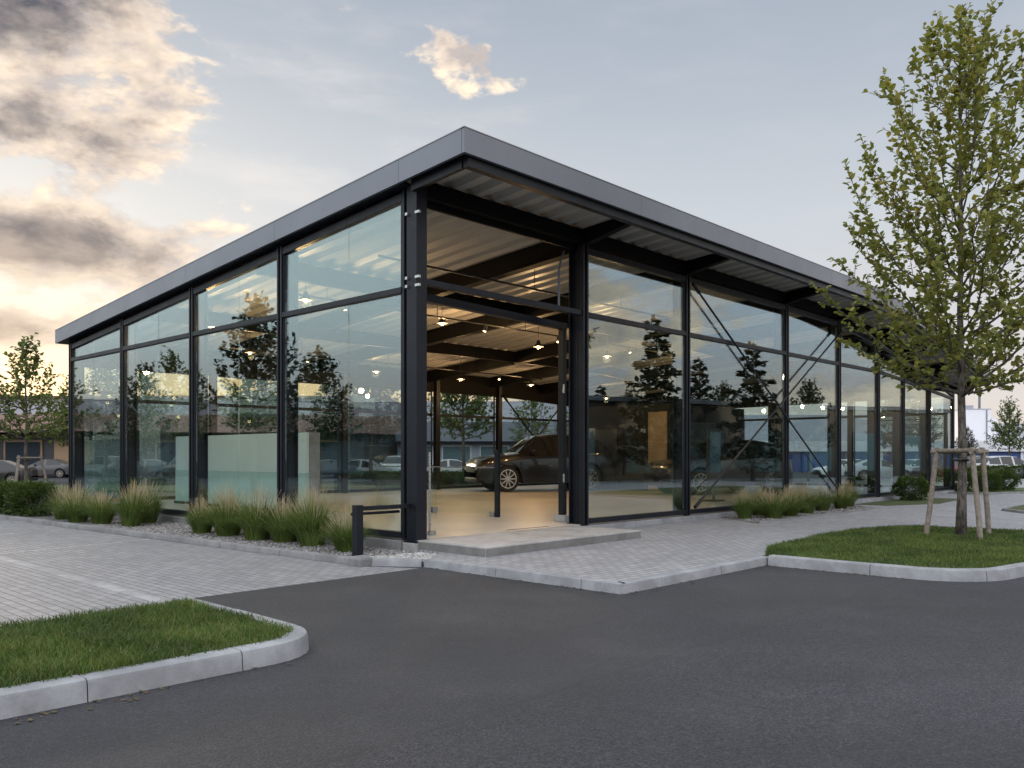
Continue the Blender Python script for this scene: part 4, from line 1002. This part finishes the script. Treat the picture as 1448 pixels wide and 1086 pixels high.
stakes('tree_support', (G(37,31.5)[0], 31.5, .05), 1.4, .75, .2, 'light wooden stakes round the slim tree at the left', .05)
# trees mirrored by the left glazing / far left
tree(0, -27, 24, .3, 1.0, 'tree standing beyond the parking court off to the left, nearest the court'); tree(2, -31, 31, 1.3, 1.1, 'tree off to the left before the brown shop building')
def mirror_left(x, y):
    dx, dy = x - P0[0], y - P0[1]; q = W(-(dx*RX + dy*RY), dx*LX + dy*LY); return q.x, q.y
for i, (px, d, s, l) in enumerate([(366, 31, 1.02, 'dark tree off to the left, mirrored above the frosted screen'), (452, 35, .82, 'dark tree off to the left, mirrored right of the first left column'), (205, 33, .70, 'dark tree off to the left, mirrored in the second far bay')]):
    x, y = mirror_left(*G(px, d)); tree(1, x, y, i*1.4, s, l, 'trees off to the left')
# conifers mirrored in the entrance front
def conifer(seed, h, rw):
    r = random.Random(seed); t = empty('conifer'); tr = MB(); C, D = [], []
    tr.tube([(0,0,-.05), (0,0,h*.5), (0,0,h)], [.16, .09, .015], 8)
    for k in range(46):
        f_ = k/46; z = h*(.12 + .86*f_); R_ = rw*(1-f_)**.8*r.uniform(.7, 1.1) + .1; a = k*2.4 + r.uniform(-.3,.3)
        p = Vector((0,0,z)); q = Vector((math.cos(a)*R_, math.sin(a)*R_, z + R_*r.uniform(-.05,.3))); tr.tube([p, q], [.025, .006], 4)
        m = int(8 + R_*46)
        for j in range(m):
            t_ = .12 + .88*r.random(); b = p.lerp(q, t_); sp = R_*.26*(1.1 - t_) + .05
            C.append(b + Vector((r.uniform(-sp,sp), r.uniform(-sp,sp), r.uniform(-sp,sp)*1.0))); D.append((q - p).normalized() + Vector((r.uniform(-.8,.8), r.uniform(-.8,.8), r.uniform(-.2,.5))))
    tr.build('trunk', M['bark'], t, smooth=3.2); leaves_mesh('crown', np.array([tuple(c) for c in C]), np.array([tuple(c) for c in D]), .30, 'needle', t, seed=seed); return t
c0 = conifer(5, 8.6, 2.3)
for i, (px, d, s, l) in enumerate([(925, 42, 1.0, 'tall dark conifer off to the right, mirrored in the second front bay'), (1062, 44, .88, 'dark conifer off to the right, mirrored behind the long brace'), (846, 46, .62, 'small conifer off to the right, mirrored beside the entrance column'), (985, 47, .8, 'dark conifer off to the right, mirrored behind the second column')]):
    o = c0 if i == 0 else dup(c0); x, y = mirror_front(*G(px, d)); o.location = (x, y, 0); o.scale = (s,)*3; o.rotation_euler = (0,0,i*1.3); tag(o, l, 'tree', 'conifers off to the right')
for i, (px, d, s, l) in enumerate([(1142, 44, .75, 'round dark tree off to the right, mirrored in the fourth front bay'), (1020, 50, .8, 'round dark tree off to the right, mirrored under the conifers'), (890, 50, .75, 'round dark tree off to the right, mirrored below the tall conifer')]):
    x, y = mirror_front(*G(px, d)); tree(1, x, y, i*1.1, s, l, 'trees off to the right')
# shrubs
def shrub_proto(seed, n, mat, size=.07, h=.75, w=.55):
    r = np.random.default_rng(seed); d = r.normal(0,1,(n,3)); d /= np.linalg.norm(d, axis=1, keepdims=True); rr = r.uniform(.45,1,(n,1))**.6
    lump = 1 + .22*np.sin(d[:,0:1]*5 + seed)*np.cos(d[:,1:2]*6)
    C = d*rr*lump*np.array([w, w, h*.5]) + np.array([0,0,h*.5]); C[:,2] = np.abs(C[:,2])
    t = empty('shrub'); leaves_mesh('foliage', C, d + np.array([0,0,.5]), size, mat, t, seed=seed)
    st = MB()
    for k in range(9): a = k*.7; st.tube([(0,0,-.02), (math.cos(a)*w*.3, math.sin(a)*w*.3, h*.45), (math.cos(a)*w*.6, math.sin(a)*w*.6, h*.8)], [.012,.009,.004], 4)
    st.build('stem', M['bark'], t); return t
sp0 = shrub_proto(4, 2600, 'shrub'); first = True
SH = [(-1.50,12.9,.07,1.0,'low green shrub at the far left end of the gravel bed'), (-1.35,12.0,.07,1.02,'low green shrub next to the ornamental grasses at the far left'), (-1.7,14.0,.07,1.0,'low shrub cut by the left picture edge'), (-1.0,13.4,.07,.9,'low shrub against the far left end of the showroom'),
      (18.6,-.75,.1,.95,'rounded green shrub at the foot of the right front near the sixth column'), (26.2,-.9,.15,.95,'green shrub just behind the trunk of the staked tree'), (27.6,-1.1,.15,1.0,'green shrub right of the wooden stakes'), (28.9,-.4,.15,.9,'green shrub on the small lawn beyond the showroom end'), (25.6,-.2,.15,1.0,'green shrub at the last column of the entrance front')]
for u, v, z, s, l in SH:
    o = sp0 if first else dup(sp0); first = False; o.location = W(u, v, z); o.scale = (s, s, s); o.rotation_euler = (0,0,u*1.7); tag(o, l, 'shrub', 'shrubs round the showroom')
for px, d, s, l in [(1385, 46, 1.35, 'large dark shrub before the navy car at the right'), (1412, 49, 1.3, 'shrub under the small tree at the right edge'), (1440, 49, 1.3, 'shrub cut by the right picture edge')]:
    o = dup(sp0); x, y = G(px, d); o.location = (x, y, .1); o.scale = (s*1.2, s, s*.8); tag(o, l, 'shrub', 'shrubs round the showroom')
for i, (px, d) in enumerate([(620, 38), (640, 38.5), (672, 38), (540, 39), (515, 39), (575, 38.6)]):
    o = dup(sp0); x, y = G(px, d); o.location = (x, y, .05); o.scale = (1.6, 1.2, .9); tag(o, ['low bush behind the rear glazing right of the corner column', 'low bush behind the rear glazing under the entrance view tree', 'low bush behind the rear glazing ahead of the black car', 'low bush seen through the left glazing above the bench', 'low bush seen through the left glazing left of the bench', 'low bush hidden close by the corner column'][i], 'shrub', 'shrubs round the showroom')

# ornamental grasses
def orn_grass(seed, h=.60, nb=1000, npl=85, spread=.46):
    r = np.random.default_rng(seed); t = empty('ornamental_grass')
    a = r.uniform(0, 2*PI, nb); r0 = .17*np.sqrt(r.random(nb)); q = r.random(nb)**.8; L = h*r.uniform(.75, 1.3, nb); out = spread*(.12 + 1.0*q)*r.uniform(.7, 1.15, nb); ts = [0, .3, .6, .85, 1.0]
    V = []; w = .0050; a2 = a + r.uniform(-.5, .5, nb)
    sx, sy = -np.sin(a), np.cos(a)
    for t_ in ts:
        rad = out*t_**1.35; z = L*(t_ - .50*np.minimum(1.15, out/spread)*t_**2.8); ww = w*(1 - t_**2*.85)
        for sg in (-1, 1): V.append(np.stack([np.cos(a)*r0 + np.cos(a2)*rad + sx*ww*sg, np.sin(a)*r0 + np.sin(a2)*rad + sy*ww*sg, z], -1))
    V = np.stack(V, 1).reshape(-1,3); b = (np.arange(nb)*10)[:,None]
    Fc = np.concatenate([b + np.array([[2*i, 2*i+1, 2*i+3, 2*i+2]]) for i in range(4)])
    np_mesh('blades', V, Fc, M['blade_old'], t)
    # flowering stalks: thin stem and a feathery spike of short hairs
    V, Fc = [], []
    for k in range(npl):
        an = r.uniform(0, 2*PI); o = spread*r.uniform(.05, 1.05); hh = h*r.uniform(.95, 1.48)*(1 - .18*o/spread); q0 = np.array([math.cos(an)*.06, math.sin(an)*.06, 0]); q1 = np.array([math.cos(an)*o, math.sin(an)*o, hh]); 
        def pt(s): p = q0 + (q1 - q0)*s; p[:2] = q0[:2] + (q1[:2] - q0[:2])*s**1.6; return p
        side = np.array([-math.sin(an), math.cos(an), 0])*.0022
        for s0, s1 in ((0,.35), (.35,.7), (.7,1)):
            i = len(V); V += [pt(s0)-side, pt(s0)+side, pt(s1)+side, pt(s1)-side]; Fc.append((i,i+1,i+2,i+3))
        for j in range(26):
            s = .72 + .28*j/26; p = pt(s); d = r.normal(0,1,3)*np.array([.6,.6,.35]) + np.array([math.cos(an)*.35, math.sin(an)*.35, .8]); d /= np.linalg.norm(d); ln = r.uniform(.010,.024)*(1 - .4*abs(s-.84)/.14); sd = np.cross(d, r.normal(0,1,3)); sd = sd/np.linalg.norm(sd)*.0024
            i = len(V); V += [p - sd, p + sd, p + d*ln + sd*.4, p + d*ln - sd*.4]; Fc.append((i,i+1,i+2,i+3))
    np_mesh('seed_plumes', np.array(V), Fc, M['plume'], t).name = 'seed_head'
    return t
GP = [orn_grass(31), orn_grass(32, .64, 1100, 120, .42), orn_grass(33, .57, 900, 95, .47)]; gu = {}
OG = [(-.66,.78,'nearest ornamental grass clump, right behind the black post'), (-.62,1.75,'ornamental grass clump next to the one behind the black post'), (-.60,2.55,'ornamental grass clump in the near bed under the first left column, plumes dense'), (-.72,3.2,'ornamental grass clump in the near bed just left of the first left column'), (-.70,4.2,'ornamental grass clump before the frosted screen, second from the gravel gap'), (-.80,4.95,'ornamental grass clump at the left end of the near group by the gravel gap'),
      (-.50,7.9,'small ornamental grass clump set back at the right end of the far group'), (-1.05,7.4,'ornamental grass clump at the front right end of the far group'), (-1.22,8.4,'full ornamental grass clump second from the right in the far group'), (-1.32,9.4,'ornamental grass clump in the middle of the far group'), (-1.25,10.5,'ornamental grass clump at the left end of the far group'), (-.8,9.6,'ornamental grass clump behind the far group against the glass'), (-.75,11.0,'ornamental grass clump at the far back left against the last bay')]
OGR = [(8.35,-.75,'ornamental grass clump at the left tip of the right bed'), (8.95,-1.10,'bright ornamental grass clump second in the right bed'), (9.75,-1.08,'wide ornamental grass clump third in the right bed'), (10.9,-.95,'ornamental grass clump in the middle of the right bed'), (12.0,-.85,'ornamental grass clump fifth in the right bed'), (13.1,-.85,'ornamental grass clump sixth in the right bed'), (14.1,-.65,'ornamental grass clump at the right end of the right bed'), (9.6,-.45,'ornamental grass clump set back behind the bright one, against the glass'), (11.4,-.40,'ornamental grass clump set back against the glass by the third column')]
for i, (u, v, l) in enumerate(OG + OGR):
    k = i % 3; o = GP[k] if k not in gu else dup(GP[k]); gu[k] = 1
    o.location = W(u, v, .06 if i < len(OG) else .11); s = rnd.uniform(.80, 1.14)*(1 if i < len(OG) else .88); o.scale = (s*rnd.uniform(.92,1.12), s, s*rnd.uniform(.9,1.12)); o.rotation_euler = (rnd.uniform(-.09,.09), rnd.uniform(-.09,.09), rnd.uniform(0,6.28)); tag(o, l, 'ornamental grass', 'ornamental grasses along the glazing')

# ------------------------------------------------------------------ sky, sun, camera
SUN_AZ, SUN_EL = math.radians(-33), math.radians(6)
wd = bpy.data.worlds.new('World'); SC.world = wd; wd.use_nodes = True; nt = wd.node_tree; S.nt = nt
bg = nt.nodes['Background']
tc = nt.nodes.new('ShaderNodeTexCoord'); sx = nt.nodes.new('ShaderNodeSeparateXYZ'); nt.links.new(tc.outputs['Generated'], sx.inputs[0])
X, Y, Z = (S(sx.outputs[i]) for i in range(3))
DEG = 180/PI
AZ = S.op('ARCTAN2', X, Y)*DEG; EL = S.op('ARCSINE', Z)*DEG
def gauss(a0, e0, wa, we):
    da = (AZ - a0)/wa; de = (EL - e0)/we; return S.op('EXPONENT', (da*da + de*de)*-1.0)
def comb(x, y, z=0.0):
    n = nt.nodes.new('ShaderNodeCombineXYZ')
    for i, q in enumerate((x, y, z)):
        if isinstance(q, S): nt.links.new(q.k, n.inputs[i])
        else: n.inputs[i].default_value = q
    return n.outputs[0]
ny = nt.nodes.new('ShaderNodeTexSky'); ny.sky_type = 'NISHITA'; ny.sun_disc = False; ny.sun_elevation = SUN_EL; ny.sun_rotation = SUN_AZ; ny.dust_density = 2; ny.air_density = 1
hs = nt.nodes.new('ShaderNodeHueSaturation'); hs.inputs['Saturation'].default_value = .55; hs.inputs['Value'].default_value = .006; nt.links.new(ny.outputs[0], hs.inputs['Color'])
ramp = nt.nodes.new('ShaderNodeValToRGB'); nt.links.new((S.op('MAXIMUM', EL, 0.0)/90).k, ramp.inputs[0])
stops = [(0, (.73,.65,.60)), (3, (.73,.67,.63)), (8, (.64,.63,.64)), (15, (.56,.60,.65)), (23, (.43,.48,.55)), (30, (.35,.405,.485)), (46, (1.25,1.36,1.55)), (90, (1.65,1.78,1.98))]  # last two stops: unseen overhead sky, brightened to add light on the ground
el_ = ramp.color_ramp.elements
while len(el_) < len(stops): el_.new(.5)
for i, (p, c) in enumerate(stops): el_[i].position = p/90; el_[i].color = (*c, 1)
base = S(ramp.outputs[0])
base = mixc(gauss(-36, 11, 28, 12)*.65, base, (.86,.81,.73))
band = gauss(-16, 2, 13, 5.5)
base = mixc(band*.9, base, (1.9,1.0,.30))
glow = gauss(-32, 0, 22, 6.5)*.8; core_ = gauss(-32.5, 3.2, 6, 3.2)
base = mixc(glow*.95, base, (1.1,.68,.28)); base = mixc(core_*.9, base, (2.0,1.35,.70))
# unseen sky beside and behind the viewer, brightened to add light and reflections
side = sstep(40, 62, S.op('ABSOLUTE', AZ))*sstep(2, 12, EL)
base = mixc(side*sstep(-30, -40, AZ)*.9, base, (1.12,1.27,1.30)); base = mixc(side*sstep(30, 40, AZ)*.85, base, (.80,.92,1.08))
east = sstep(95, 130, S.op('ABSOLUTE', AZ))*sstep(2, 24, EL); base = mixc(east*.85, base, (2.2,2.3,2.55))
wisp = sstep(.46, .74, noise(comb(AZ*.045 + EL*.03, EL*.16 + 7.0), 1.6, 7, .6))*(gauss(-20, 18, 24, 12)*.8 + .12)*sstep(3, 9, EL)
base = mixc(wisp*.5, base, (.86,.80,.76))
base = mixc(1.0, base, S(hs.outputs[0]), 'ADD')
# clouds
def field(da, de, sc=1.0):
    p = comb((AZ + da)*.060*sc, (EL + de)*.115*sc)
    bl = S.op('ABSOLUTE', noise(p, 5.5, 8, .55, .2)*2 - 1)
    return noise(p, 1.75, 12, .58, .25) + (.22 - bl)*.22
n0 = field(0, 0); n1 = field(-1.0, -1.1); nb_ = noise(comb(AZ*.05 + 3.0, EL*.12 + 1.0), 1.3, 3, .5)
mask = gauss(-34.5, 26.2, 12, 5.8)*1.38 + gauss(-30.3, 12.5, 10.5, 2.3)*1.25 + gauss(-26.0, 18.2, 5.2, 2.2)*.72 + gauss(-34, 18.6, 6, 2.0)*.55 + gauss(-2.7, 25.2, 3.4, 2.1)*.86 + gauss(-34, 7.3, 8, 1.3)*.8 + gauss(-22.5, 21.8, 2.6, 2.2)*.42 + gauss(-18.5, 14.2, 3, 1.0)*.4 - gauss(17, 18, 17, 14)*.7 - gauss(-12, 18, 6, 5)*.3
back = sstep(38, 70, S.op('ABSOLUTE', AZ))*.40 - sstep(-34, -42, AZ)*sstep(-125, -105, AZ)*.55
puff = noise(comb(AZ*.16, EL*.24), 2.2, 6, .5)
dens = mask + back + (n0 - .5)*2.6 - .34 + gauss(-2.7, 25.3, 6, 4)*(puff - .5)*2.2
alpha = sstep(-.04, .30, dens)
thick = (sstep(.26, .80, dens)*(1 - gauss(-2.7, 25.3, 6, 4)*.8)).sat()
lit = ((n0 - n1)*4.6 + .50 - gauss(-36, 28, 10, 7)*.35).sat()
ccol = mixc(thick, mixc(lit, (.58,.51,.48), (1.18,.97,.74)), mixc(lit, (.115,.112,.135), (.40,.34,.315)))
ccol = mixc(gauss(-34, 8, 15, 5)*.35, ccol, (1.05,.80,.55))
ccol = mixc(east*.85, ccol, (2.3,2.25,2.35))
sky = mixc(alpha*sstep(0, 3, EL)*.95, base, ccol)
low = sstep(-1, 0, EL); sky = mixc(low, (.20,.19,.18), sky)
nt.links.new(sky.k, bg.inputs['Color']); bg.inputs['Strength'].default_value = 1.0
sl = bpy.data.lights.new('sun', 'SUN'); sl.energy = 2.0; sl.angle = math.radians(8); sl.color = (1, .72, .45)
so = bpy.data.objects.new('sun', sl); COL.objects.link(so)
sd = Vector((math.sin(SUN_AZ)*math.cos(SUN_EL), math.cos(SUN_AZ)*math.cos(SUN_EL), math.sin(SUN_EL))); so.rotation_euler = (-sd).to_track_quat('-Z', 'Y').to_euler()
cam = bpy.data.cameras.new('camera'); co_ = bpy.data.objects.new('camera', cam); COL.objects.link(co_)
co_.location = (0, 0, H); co_.rotation_euler = (PI/2, 0, 0); cam.sensor_width = 36; cam.lens = 36*F/1448; cam.shift_y = (HY - 543)/1448; cam.clip_end = 2000; cam.clip_start = .05
SC.camera = co_
SC.view_settings.view_transform = 'Standard'; SC.view_settings.look = 'None'; SC.view_settings.gamma = 1; SC.view_settings.exposure = .12
cy = SC.cycles; cy.use_denoising = True; cy.max_bounces = 10; cy.diffuse_bounces = 3; cy.glossy_bounces = 4; cy.transparent_max_bounces = 32; cy.caustics_reflective = False; cy.caustics_refractive = False; cy.sample_clamp_indirect = 6
print('leaves', nb, 'objects', len(SC.objects))
